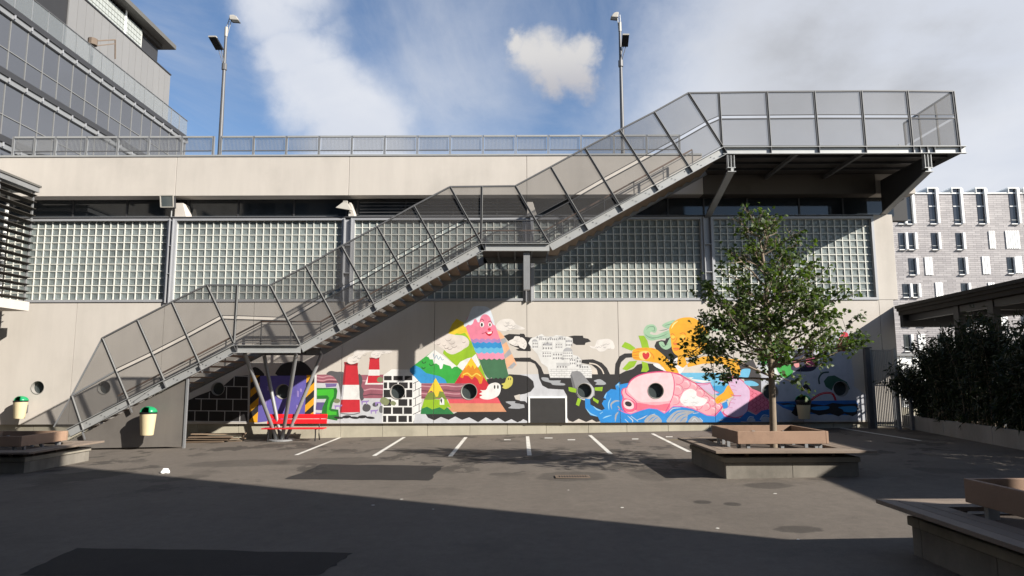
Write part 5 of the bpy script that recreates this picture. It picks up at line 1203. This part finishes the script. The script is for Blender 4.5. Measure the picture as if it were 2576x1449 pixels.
# ------------------------------------------------------------------ covered walkway on the right
cw = thing('covered_walkway', 'dark metal covered walkway with flat roof and steel posts', 'canopy', (14.5, -8, 0))
e0 = PY(2250, 770, -.02); ZC = e0.z
x0, x1 = e0.x, 12.15
def edge_x(y): return x0 + (x1 - x0) * (-y / 14.4)
yk = -19.4
mb = MB(); wdt = 3.0
for (za, zb3, dx) in ((ZC - .10, ZC, 0), (ZC - .20, ZC - .101, .06), (ZC - .34, ZC - .201, .12)):
    b_ = MB(); b_.add([(edge_x(-.02) + dx, -.02, za), (edge_x(yk) + dx, yk, za), (edge_x(yk) + wdt, yk, za), (edge_x(-.02) + wdt, -.02, za), (edge_x(-.02) + dx, -.02, zb3), (edge_x(yk) + dx, yk, zb3), (edge_x(yk) + wdt, yk, zb3), (edge_x(-.02) + wdt, -.02, zb3)], [(0, 3, 2, 1), (4, 5, 6, 7), (0, 1, 5, 4), (1, 2, 6, 5), (2, 3, 7, 6), (3, 0, 4, 7)])
    b_.part('roof_sheet', M['brown_metal'], cw)
py_ = [-3.3, -5.0, -7.6, -10.4, -13.4, -16.4]
for y in py_:
    xx = edge_x(y) + .38
    MB().box((xx - .10, y - .12, gz(xx)), (xx + .10, y + .12, ZC - .341)).part('post', M['steel_dark'], cw)
    MB().box((xx + 2.1, y - .12, gz(xx)), (xx + 2.3, y + .12, ZC - .341)).part('post', M['steel_dark'], cw)
    MB().box((xx - .08, y - .09, ZC - .62), (xx + 2.25, y + .09, ZC - .342)).part('cross_beam', M['steel_dark'], cw)
for xx in (.38, 2.55): MB().bar((edge_x(-.1) + xx, -.1, ZC - .45), (edge_x(yk) + xx, yk, ZC - .45), .12, .2, (0, 0, 1)).part('edge_beam', M['steel_dark'], cw)
MB().box((edge_x(0) + .1, -.3, ZC - .75), (edge_x(0) + 2.6, -.12, ZC - .345)).part('end_beam', M['steel_dark'], cw)

# concrete planter wall with a dense dark hedge
hx0, hx1 = PG(2288, 1079), PG(2576, 1133)
def hedge_x(y): return hx0.x + (hx1.x - hx0.x) * ((y - hx0.y) / (hx1.y - hx0.y))
pl = thing('hedge_planter', 'low grey concrete planter wall in front of the dark hedge', 'planter wall', (13, -5, 0))
hz = PY(2288, 1046, hx0.y).z
ya, yb3 = -.6, -17.0
segs = 6
for i in range(segs):
    a, b = lerp(ya, yb3, i / segs) - .004, lerp(ya, yb3, (i + 1) / segs) + .004
    xa, xb = hedge_x(a), hedge_x(b); mb = MB()
    mb.add([(xa, a, -.2), (xb, b, -.2), (xb + .18, b, -.2), (xa + .18, a, -.2), (xa, a, hz), (xb, b, hz), (xb + .18, b, hz), (xa + .18, a, hz)], [(0, 3, 2, 1), (4, 5, 6, 7), (0, 1, 5, 4), (1, 2, 6, 5), (2, 3, 7, 6), (3, 0, 4, 7)])
    mb.part('wall_panel', M['grey_concrete'], pl, bevel=.008)
mb = MB(); mb.add([(hedge_x(ya) + .18, ya, hz - .08), (hedge_x(yb3) + .18, yb3, hz - .08), (hedge_x(yb3) + .95, yb3, hz - .08), (hedge_x(ya) + .95, ya, hz - .08)], [(0, 1, 2, 3)]); mb.part('soil', M['soil'], pl)
MB().box((hedge_x(ya), ya, -.1), (hedge_x(ya) + 1.1, ya + .15, hz)).part('wall_panel', M['grey_concrete'], pl, bevel=.008)

def leaf_mat(name, col, trans=.35):
    m = mat(name, col, .5, var=.35, scale=1.6, fine=.2); n, l = m.node_tree.nodes, m.node_tree.links
    b = n['Principled BSDF']; t = n.new('ShaderNodeBsdfTranslucent'); mx = n.new('ShaderNodeMixShader'); mx.inputs[0].default_value = trans
    src = b.inputs['Base Color'].links[0].from_socket
    h = n.new('ShaderNodeVectorMath'); h.operation = 'MULTIPLY'; h.inputs[1].default_value = (1.3, 1.5, .5); l.new(src, h.inputs[0]); l.new(h.outputs[0], t.inputs['Color'])
    l.new(b.outputs[0], mx.inputs[1]); l.new(t.outputs[0], mx.inputs[2]); l.new(mx.outputs[0], n['Material Output'].inputs['Surface']); return m
M['leaf'] = leaf_mat('maple_leaf', (.058, .088, .024), .4); M['leaf_light'] = leaf_mat('maple_leaf_young', (.085, .12, .028)); M['bamboo_leaf'] = leaf_mat('hedge_leaf', (.022, .034, .012), .2)
rs = random.Random(11)
def rdir(r): 
    while True:
        v = Vector((r.uniform(-1, 1), r.uniform(-1, 1), r.uniform(-1, 1)))
        if .05 < v.length < 1: return v.normalized()
def leafblade(mb, c, d, n, L, w, mi=0):
    s = d.cross(n).normalized(); nn = s.cross(d)
    mb.add([c, c + d * L * .45 + s * w * .5 + nn * L * .05, c + d * L - nn * L * .1, c + d * L * .45 - s * w * .5 + nn * L * .05], [(0, 1, 2), (0, 2, 3)], mi)
def maple(mb, c, d, n, s_, mi=0):
    sd = d.cross(n).normalized(); nn = sd.cross(d).normalized()
    pr = [(0, 0), (.38, .16), (.55, .48), (.30, .50), (.36, .86), (.12, .72), (0, 1.08), (-.12, .72), (-.36, .86), (-.30, .50), (-.55, .48), (-.38, .16)]
    ctr = c + d * s_ * .45; vs = [ctr] + [c + sd * (a * s_) + d * (b * s_) - nn * (abs(a) * .35 * s_) for (a, b) in pr]
    mb.add(vs, [(0, i, i % 12 + 1) for i in range(1, 13)], mi)
hedge_spots = []
y = -1.5; i = 0
while y > -16.5:  # hedge runs on out of view, extended there to block the low sun
    hedge_spots.append((hedge_x(y) + .45 + rs.uniform(-.1, .1), y, [2.6, 3.3, 3.7, 3.5, 3.85, 3.7][i % 6] + rs.uniform(-.15, .15))); y -= rs.uniform(.7, .95); i += 1
for hi, (x, y, h) in enumerate(hedge_spots):
    lab = 'dark leafy bamboo clump arching beside the gate' if hi == 0 else 'dense dark bamboo clump growing in the concrete planter'
    t = thing('bamboo_clump', lab, 'hedge', (x, y, hz - .08), None if hi == 0 else 'bamboo clumps in the concrete planter')
    mb = MB(); lf = MB()
    for k in range(26):
        bx, by = x + rs.uniform(-.28, .28), y + rs.uniform(-.4, .4); hh = h * rs.uniform(.72, 1.05) - hz; lean = Vector((rs.uniform(-.55, .35), rs.uniform(-.5, .5), 0))
        if hi == 0: lean += Vector((-.55, .35, 0))
        pts = [Vector((bx, by, hz - .1)) + lean * (q ** 2) + Vector((0, 0, hh * q * (1 - .08 * q))) for q in (0, .35, .7, 1)]
        mb.tube(pts, [.012, .010, .007, .003], 5)
        for q in range(46 if y > -9.5 else 24):
            f = rs.uniform(.08, 1.0); j = min(2, int(f * 3)); c = pts[j].lerp(pts[j + 1], f * 3 - j) + rdir(rs) * rs.uniform(.02, .34)
            d = (rdir(rs) + Vector((-.2, 0, -.5))).normalized()
            for _ in range(3): leafblade(lf, c + rdir(rs) * .07, (d + rdir(rs) * .4).normalized(), rdir(rs), rs.uniform(.13, .24), rs.uniform(.035, .06))
    mb.part('stems', M['bark'], t); lf.part('foliage', M['bamboo_leaf'], t, fix=False)

# gate and fences between the wall end and the planter
def bar_fence(name, label, p, q, h, n, cat, z0=.08, m='galv'):
    p, q = Vector((p[0], p[1], 0)), Vector((q[0], q[1], 0)); t = thing(name, label, cat, (p.x, p.y, gz(p.x)))
    g0 = gz((p.x + q.x) / 2)
    for z in (z0, h * .55, h): MB().bar(p + Vector((0, 0, g0 + z)), q + Vector((0, 0, g0 + z)), .045, .04, (0, 0, 1)).part('rail', M[m], t)
    for e in (p, q): MB().box((e.x - .045, e.y - .045, g0), (e.x + .045, e.y + .045, g0 + h + .06)).part('post', M[m], t)
    for k in range(1, n):
        c = p.lerp(q, k / n); MB().box((c.x - .013, c.y - .013, g0 + z0), (c.x + .013, c.y + .013, g0 + h - .01)).part('bar', M[m], t)
    return t
gx0 = xw(2193, 1060, -.35); gx1 = xw(2262, 1060, -.9)
bar_fence('metal_gate', 'grey steel bar gate leaf standing at the end of the mural wall', (gx0 + .12, -.35), (gx1, -.9), zs(885, -.35) - gz(12.5), 14, 'gate', m='galv_light')
MB_ = thing('gate_post', 'thick dark steel gate post beside the mural wall end', 'post', (gx0, -.35, gz(12.5)))
MB().box((gx0 - .11, -.45, gz(12.5) - .02), (gx0 + .05, -.28, zs(880, -.35))).part('shaft', M['steel'], MB_); MB().box((gx0 - .16, -.5, zs(880, -.35) + .002), (gx0 + .10, -.23, zs(880, -.35) + .05)).part('cap', M['steel'], MB_)
bar_fence('bar_fence', 'grey steel bar fence running behind the gate towards the walkway', (gx1 + .15, -.4), (gx1 + .2, -1.3), 1.9, 9, 'fence')
bar_fence('bar_fence', 'grey steel bar fence on a low stone wall beyond the gate', (13.8, 3.2), (19.5, 3.2), 2.1, 40, 'fence', .55)
kw = thing('low_stone_wall', 'low beige stone wall under the far bar fence', 'wall', (16, 3.3, 0)); 
for k in range(5): MB().box((13.6 + k * 1.3 + .005, 3.25, 0), (13.6 + (k + 1) * 1.3 - .005, 3.5, gz(14) + .5)).part('stone', M['kerb'], kw)
sh_ = thing('white_shed', 'white ribbed metal shed standing in the sun beyond the gate', 'shed', (16.5, 6, 0))
for k in range(26): MB().box((13.4 + k * .28 + .01, 6 + (.03 if k % 2 else 0), .2), (13.4 + (k + 1) * .28 - .01, 6.2, 2.9)).part('ribbed_sheet', M['white'], sh_)
MB().box((13.3, 5.9, 2.902), (20.8, 8.5, 3.0)).part('roof', M['zinc'], sh_); MB().box((13.4, 6.21, 0), (20.7, 8.4, 2.9)).part('body', M['white'], sh_)
MB().box((13.05, 2.0, 0), (13.35, 2.3, 2.6)).part('corner_post', M['concrete'], sh_)

# ------------------------------------------------------------------ apartment block in the distance
YA = 54.0
ap = thing('apartment_block', 'grey tiled apartment block with white shutters and dormer boxes', 'building', (55, YA + 6, 0))
def C5(x, y): 
    u, v = (3520 + x / 2.786) * K, (720 + y / 2.786) * K; p = PY(u, v, YA); return p.x, p.z
def tiles():
    m = mat('facade_tiles', (.3, .3, .3), .55, var=.05, scale=.3); n, l = m.node_tree.nodes, m.node_tree.links; b = n['Principled BSDF']
    geo = n.new('ShaderNodeNewGeometry').outputs['Position']; mp = n.new('ShaderNodeMapping'); mp.inputs['Rotation'].default_value = (R(90), 0, 0); l.new(geo, mp.inputs['Vector'])
    br = n.new('ShaderNodeTexBrick'); l.new(mp.outputs[0], br.inputs['Vector']); br.inputs['Scale'].default_value = 1.0
    br.inputs['Brick Width'].default_value = .92; br.inputs['Row Height'].default_value = .235; br.inputs['Mortar Size'].default_value = .014; br.inputs['Color1'].default_value = (.255, .235, .235, 1); br.inputs['Color2'].default_value = (.36, .335, .33, 1); br.inputs['Mortar'].default_value = (.08, .075, .08, 1); br.offset = .37; br.inputs['Bias'].default_value = 0
    l.new(br.outputs['Color'], b.inputs['Base Color']); return m
M['tiles'] = tiles()
zroof = C5(700, 145)[1]
MB().box((38, YA, -2), (95, YA + 14, zroof - .12)).part('wall', M['tiles'], ap)
MB().box((37.9, YA - .12, zroof - .119), (95.1, YA + 14.1, zroof + .02)).part('roof_edge', M['white'], ap)
def far_window(xa, ya_, xb, yb4, reveal=True, dormer=False, rail=True):
    (x0, z1), (x1, z0) = C5(xa, ya_), C5(xb, yb4); x0, x1 = min(x0, x1), max(x0, x1)
    x1 = x0 + abs(C5(xb, ya_)[0] - C5(xa, ya_)[0])
    wv = MB().box((x0, YA - .03, z0), (x1, YA - .004, z1)).part('window', M['pane_far'], ap)
    if reveal: MB().box((x1 + .003, YA - .34, z0), (x1 + .25, YA - .002, z1)).part('window_fin', M['white'], ap)
    MB().box((x0 - .06, YA - .22, z0 - .10), (x1 + .05, YA - .005, z0 - .002)).part('window_sill', M['white'], ap)
    if rail: MB().bar((x0, YA - .12, z0 + .42), (x1, YA - .12, z0 + .42), .05, .05).part('window_bar', M['galv_light'], ap)
    if dormer:
        MB().box((x0 - .12, YA - .2, z1), (x1 + .32, YA + 1.8, z1 + .14)).part('dormer_cap', M['white'], ap); MB().box((x0 - .12, YA - .2, zroof + .021), (x0 - .004, YA + 1.8, z1 - .001)).part('dormer_cheek', M['galv_light'], ap); MB().box((x1 + .321, YA - .2, zroof + .021), (x1 + .43, YA + 1.8, z1 - .001)).part('dormer_cheek', M['white'], ap)
        MB().box((x0, YA - .025, (z0 + z1) / 2 - .05), (x1, YA - .0305 + -.03, (z0 + z1) / 2 + .05)).part('window_transom', M['white'], ap)
def shutter(xa, ya_, xb, yb4, n=3):
    (x0, z1), (x1, z0) = C5(xa, ya_), C5(xb, yb4)
    for k in range(n): a = lerp(x0, x1, k / n); b = lerp(x0, x1, (k + 1) / n); mb = MB(); mb.prism([(a + .004, YA - .10, z0), (b - .004, YA - .06, z0), (b - .004, YA - .003, z0), (a + .004, YA - .003, z0)], (0, 0, z1 - z0)); mb.part('shutter', M['white'], ap)
for x in (-90, 175, 270): far_window(x, 150 if x < 200 else 140, x + 66, 490, True, False)
for x in (525, 795, 1063, 1423, 1595, 1860, 2130): far_window(x, 100, x + 76, 488, True, True)
for x in (-60, 200, 305, 565, 838): far_window(x, 590, x + 66, 775)
shutter(1205, 570, 1290, 765); shutter(1390, 568, 1562, 765, 6); far_window(1700, 590, 1766, 775); far_window(1960, 590, 2026, 775)
far_window(312, 872, 384, 1056); shutter(492, 860, 592, 1060); far_window(866, 865, 930, 1052); shutter(1130, 852, 1232, 1050); far_window(1408, 860, 1476, 1040); shutter(1515, 848, 1590, 1040); far_window(1800, 865, 1866, 1050)
far_window(246, 1158, 318, 1305); far_window(350, 1158, 412, 1305); shutter(612, 1142, 704, 1300); far_window(900, 1150, 966, 1330); shutter(1200, 1145, 1290, 1330); far_window(1500, 1150, 1566, 1330)
for r_ in range(1, 6):
    for k, x in enumerate((260, 420, 640, 900, 1080, 1330, 1560)):
        y_ = 1150 + r_ * 283
        if (k + r_) % 3 == 0: shutter(x, y_, x + 95, y_ + 190)
        else: far_window(x, y_ + 5, x + 68, y_ + 190)

# ------------------------------------------------------------------ planters with seats
def planter(cx, cy, S_=2.58, label='', soil=True):
    z = gz(cx); t = thing('planter_bench', label, 'planter', (cx, cy, z)); h = S_ / 2
    zl = min(gz(cx - h), gz(cx + h)) - .02
    # concrete base in two blocks per side
    for (ax, ay, bx, by) in ((-h, -h, h, -h + .16), (-h, h - .16, h, h), (-h, -h + .162, -h + .16, h - .162), (h - .16, -h + .162, h, h - .162)):
        for k in (0, 1):
            if bx - ax > by - ay: a0, a1 = lerp(ax, bx, k / 2) + (.003 if k else 0), lerp(ax, bx, (k + 1) / 2); MB().box((cx + a0, cy + ay, zl), (cx + a1, cy + by, z + .27)).part('base_block', M['planter_concrete'], t, bevel=.008)
            else: a0, a1 = lerp(ay, by, k / 2) + (.003 if k else 0), lerp(ay, by, (k + 1) / 2); MB().box((cx + ax, cy + a0, zl), (cx + bx, cy + a1, z + .27)).part('base_block', M['planter_concrete'], t, bevel=.008)
    hc = h + .03
    for (ax, ay, bx, by) in ((-hc, -hc, hc, -hc + .22), (-hc, hc - .22, hc, hc), (-hc, -hc + .222, -hc + .22, hc - .222), (hc - .22, -hc + .222, hc, hc - .222)): MB().box((cx + ax, cy + ay, z + .275), (cx + bx, cy + by, z + .37)).part('base_cap', M['planter_cap'], t, bevel=.01)
    # steel brackets
    for i in range(4):
        for k in (-.8, 0, .8):
            q = [(k, -h + .1), (k, h - .1), (-h + .1, k), (h - .1, k)][i]; MB().box((cx + q[0] - .03, cy + q[1] - .03, z + .371), (cx + q[0] + .03, cy + q[1] + .03, z + .46)).part('seat_bracket', M['rust'], t)
    # seat boards, mitred ring of three
    for b in range(3):
        o = h + .24 - b * .165; i_ = o - .155
        for i in range(4):
            c_ = [Vector((-o, -o, 0)), Vector((o, -o, 0)), Vector((i_, -i_, 0)), Vector((-i_, -i_, 0))]
            c_ = [Matrix.Rotation(i * math.pi / 2, 3, 'Z') @ q for q in c_]
            m_ = sum(c_, Vector()) / 4
            MB().prism([Vector((cx, cy, z + .462)) + q + (m_ - q).normalized() * .003 for q in c_], (0, 0, .045)).part('seat_board', M['wood_grey'], t, bevel=.004)
    # box
    g = h - .36
    for i in range(4):
        r_ = Matrix.Rotation(i * math.pi / 2, 3, 'Z')
        c_ = [r_ @ q for q in (Vector((-g, -g, 0)), Vector((g - .052, -g, 0)), Vector((g - .052, -g + .05, 0)), Vector((-g, -g + .05, 0)))]
        MB().prism([Vector((cx, cy, z + .575)) + q for q in c_], (0, 0, .235)).part('box_board', M['wood'], t, bevel=.006)
        for k in (-.75, 0, .75): q = r_ @ Vector((k * g, -g + .08, 0)); MB().box((cx + q.x - .03, cy + q.y - .03, z + .40), (cx + q.x + .03, cy + q.y + .03, z + .7)).part('box_stake', M['galv'], t)
    MB().box((cx - h + .17, cy - h + .17, z - .05), (cx + h - .17, cy + h - .17, z + .42)).part('soil', M['soil'], t)
    return t
pA, pB = PG(1827, 1205), PG(2178, 1203)
TX, TY = (pA.x + pB.x) / 2, pA.y + (pB.x - pA.x) / 2
planter(TX, TY, pB.x - pA.x, 'square wooden seat planter with the leafy tree growing in it')
c0 = PG(2289, 1395)
planter(c0.x + 1.33, c0.y - 1.29, 2.58, 'shaded wooden seat planter without a tree, its edge catching light')
c1 = PG(222, 1160)
planter(c1.x - 1.25, c1.y - 1.1, 2.4, 'square wooden seat planter in shade at the foot of the stairs')

# ------------------------------------------------------------------ tree
TSEED = 34
tree = thing('maple_tree', 'young maple with an airy green crown in the wooden planter', 'tree', (TX, TY, gz(TX) + .42))
r = random.Random(TSEED)
bm_ = MB(); lf = MB()
tz = gz(TX) + .42
def TPt(u, v): return PY(u, v, TY)
lead = [Vector((TX, TY, tz)), TPt(1943, 1000) , TPt(1939, 900), TPt(1930, 800), TPt(1928, 700), TPt(1918, 640), TPt(1908, 590), TPt(1900, 556)]
lead[0].x = TPt(1945, 1095).x
lr = [.074, .064, .058, .048, .038, .026, .015, .006]
bm_.tube(lead, lr, 10)
def along(pts, t):
    t *= len(pts) - 1; i = min(len(pts) - 2, int(t)); return pts[i].lerp(pts[i + 1], t - i)
def leaves(c, n, spread, light=.2):
    for _ in range(n):
        p = c + rdir(r) * (spread * r.random() ** .6); d = (rdir(r) + Vector((0, 0, -.35))).normalized(); nn = (Vector((0, 0, 1)) + rdir(r) * .75).normalized()
        if abs(d.dot(nn)) > .95: nn = Vector((1, 0, 0))
        maple(lf, p, d, nn, r.uniform(.05, .115), 1 if r.random() < light else 0)
def branch(p, d, L, rad, lev, dens):
    pts = [p]; q = p.copy(); dd = d.copy(); n = 4
    for k in range(n):
        dd = (dd + rdir(r) * .20 + Vector((0, 0, .07))).normalized(); q = q + dd * (L / n); pts.append(q.copy())
    bm_.tube(pts, [rad * (1 - .8 * k / n) + .002 for k in range(n + 1)], 6 if lev < 2 else 4)
    if lev < 2:
        m = 5 if lev == 0 else 3
        for k in range(m):
            t = .25 + .72 * (k + r.random() * .8) / m; sd = (dd + rdir(r) * .95).normalized(); sd.z = sd.z * .7 + .05
            branch(along(pts, min(t, 1)), sd.normalized(), L * r.uniform(.32, .55), rad * .42, lev + 1, dens)
    if lev >= 1:
        for k in range(2, n + 1):
            if r.random() < dens: leaves(pts[k], r.randint(3, 5) if lev == 2 else 2, .13)
    leaves(pts[-1], int(6 * dens) + 1, .16, .35)
# main limbs: height fraction, length, count, leaf density
for (v, L, n, dens) in ((932, 1.62, 7, .56), (900, 1.68, 7, .58), (860, 1.55, 7, .54), (815, 1.35, 6, .46), (765, 1.25, 6, .36), (710, 1.05, 5, .24), (660, .80, 5, .16), (615, .60, 4, .10), (578, .42, 4, .04)):
    a0 = r.uniform(0, 6.28)
    for k in range(n):
        a = a0 + 2 * math.pi * k / n + r.uniform(-.3, .3)
        vv = v + r.uniform(-22, 22); zc = TPt(1935, vv).z; t = 0
        p = None
        for (q0, q1) in zip(lead, lead[1:]):
            if q0.z <= zc <= q1.z: p = q0.lerp(q1, (zc - q0.z) / (q1.z - q0.z))
        if p is None: continue
        el = r.uniform(.06, .42) if v > 780 else r.uniform(.30, .75)
        branch(p, Vector((math.cos(a) * math.cos(el), math.sin(a) * math.cos(el), math.sin(el))), L * r.uniform(.75, 1.0), .024 if v > 700 else .018, 0, dens)
bm_.part('trunk', M['bark'], tree, smooth=True, fix=False)
lf.part('crown', [M['leaf'], M['leaf_light']], tree, fix=False)

# ------------------------------------------------------------------ litter bins
def bin_(u0, u1, v0, v1, y, label, dark=False):
    """v0 top of lid, v1 foot"""
    p = PY((u0 + u1) / 2, v1, y); q = PY((u0 + u1) / 2, v0, y); w = PY(u1, v0 + 10, y).x - PY(u0, v0 + 10, y).x
    t = thing('litter_bin', label, 'litter bin', (p.x, y, p.z), None); H_ = q.z - p.z; R0 = w / 2
    c = (p.x, y, p.z)
    MB().lathe(c, [(0, 0), (R0 * .66, 0), (R0 * .72, .02), (R0 * .92, H_ * .72), (R0 * .95, H_ * .735), (R0 * .88, H_ * .74), (R0 * .6, .05)], 28, .85).part('body', M['cream'], t, smooth=True)
    MB().lathe((c[0], c[1], c[2]), [(R0 * .90, H_ * .735), (R0 * .97, H_ * .74), (R0 * .97, H_ * .79), (R0 * .90, H_ * .795)], 28, .85).part('rim', M['black_plastic'], t, smooth=True)
    # domed lid, cut away towards the front left
    mb = MB(); n, m = 28, 7; vs = []; fs = []
    for j in range(m + 1):
        ph = (math.pi / 2) * j / m
        for k in range(n):
            th = 2 * math.pi * k / n; vs.append((c[0] + R0 * math.cos(ph) * math.cos(th), c[1] + R0 * .88 * math.cos(ph) * math.sin(th), c[2] + H_ * .79 + H_ * .21 * math.sin(ph)))
    for j in range(m):
        for k in range(n):
            th = 2 * math.pi * (k + .5) / n
            ang = (th - R(235) + math.pi) % (2 * math.pi) - math.pi
            if abs(ang) < 1.0 and j < 5: continue
            fs.append((j * n + k, j * n + (k + 1) % n, (j + 1) * n + (k + 1) % n, (j + 1) * n + k))
    mb.add(vs, fs); o = mb.part('lid', M['green'], t, smooth=True); sm = o.modifiers.new('thick', 'SOLIDIFY'); sm.thickness = .014
    MB().lathe(c, [(0, H_ * .78), (R0 * .9, H_ * .78)], 24, .85).part('inside', M['black_plastic'], t)
    MB().box((c[0] - .05, c[1] + R0 * .6, c[2] + H_ * .25), (c[0] + .05, y + .33, c[2] + H_ * .6)).part('bracket', M['steel'], t)
    return t
bin_(30, 66, 996, 1053, -.34, 'cream litter bin with green lid fixed to the wall left of the stairs')
bin_(348, 391, 1022, 1095, YF - .34, 'cream litter bin with green lid fixed to the grey stair panel')
bt = bin_(2004, 2042, 993, 1054, -.34, 'shaded cream litter bin with a black liner on the painted wall behind the tree')
c = wloc(bt); R0 = .27
MB().lathe((c.x, c.y, c.z), [(.262, .63), (.27, .60), (.25, .52), (.22, .46)], 20, .86).part('bin_liner', M['black_plastic'], bt, smooth=True)

# ------------------------------------------------------------------ red bench
by = -.75
bl, br_ = PY(668, 1075, by).x, PY(822, 1060, by).x; g = gz(bl); zs_ = g + .43
bn = thing('red_bench', 'red slatted bench with black iron legs against the painted wall', 'bench', ((bl + br_) / 2, by, g))
for k in range(4): MB().box((bl, by - .42 + k * .115, zs_ - .02), (br_, by - .42 + k * .115 + .10, zs_ + .015)).part('seat_slat', M['red'], bn, bevel=.006)
for k in range(2): MB().prism([(bl + .02, by + .07 + k * .035, zs_ + .13 + k * .165), (bl + .02, by + .10 + k * .035, zs_ + .13 + k * .165), (bl + .02, by + .13 + k * .035, zs_ + .275 + k * .165), (bl + .02, by + .10 + k * .035, zs_ + .275 + k * .165)], (br_ - bl - .04, 0, 0)).part('back_slat', M['red'], bn, bevel=.005)
for x in (bl + .22, br_ - .26):
    mb = MB(); mb.tube([(x, by - .40, g), (x, by - .36, g + .2), (x, by - .38, zs_ - .025)], .022, 8); mb.tube([(x, by + .16, g), (x, by + .06, g + .2), (x, by + .03, zs_ - .02), (x, by + .12, zs_ + .2), (x, by + .175, zs_ + .46)], .022, 8); mb.bar((x, by - .40, zs_ - .03), (x, by + .05, zs_ - .03), .04, .02, (0, 0, 1)); mb.part('iron_leg', M['black_iron'], bn, smooth=True)

# ------------------------------------------------------------------ heap of old planks under the stairs
xa, xb = PY(474, 1090, -.6).x, PY(606, 1090, -.6).x; g = gz(xa)
for k in range(11):
    yy = -.35 - (k % 3) * .24; zz = g + .012 + (k // 3) * .075 + (k % 3) * .003
    L_ = (xb - xa) * random.uniform(.72, 1.0); x0 = xa + random.uniform(-.12, .2)
    t = thing('old_plank', 'weathered loose plank in the heap under the stairs', 'plank', (x0 + L_ / 2, yy, zz), 'planks heaped under the stairs')
    me = MB().box((-L_ / 2, -.10, 0), (L_ / 2, .10, .035)).mesh('board', M['plank'])
    o = inst('board', me, (x0 + L_ / 2, yy, zz), t); t.rotation_euler = (random.uniform(-.02, .02), random.uniform(-.025, .025), random.uniform(-.10, .10)); bev(o, .004)
    for s_ in (-.4, .35): nb_ = MB().box((-.012, -.02, .0352), (.012, .02, .040)).mesh('nail_head', M['rust']); q = inst('nail_head', nb_, (0, 0, 0), t); q.location = (L_ * s_, .03, 0)
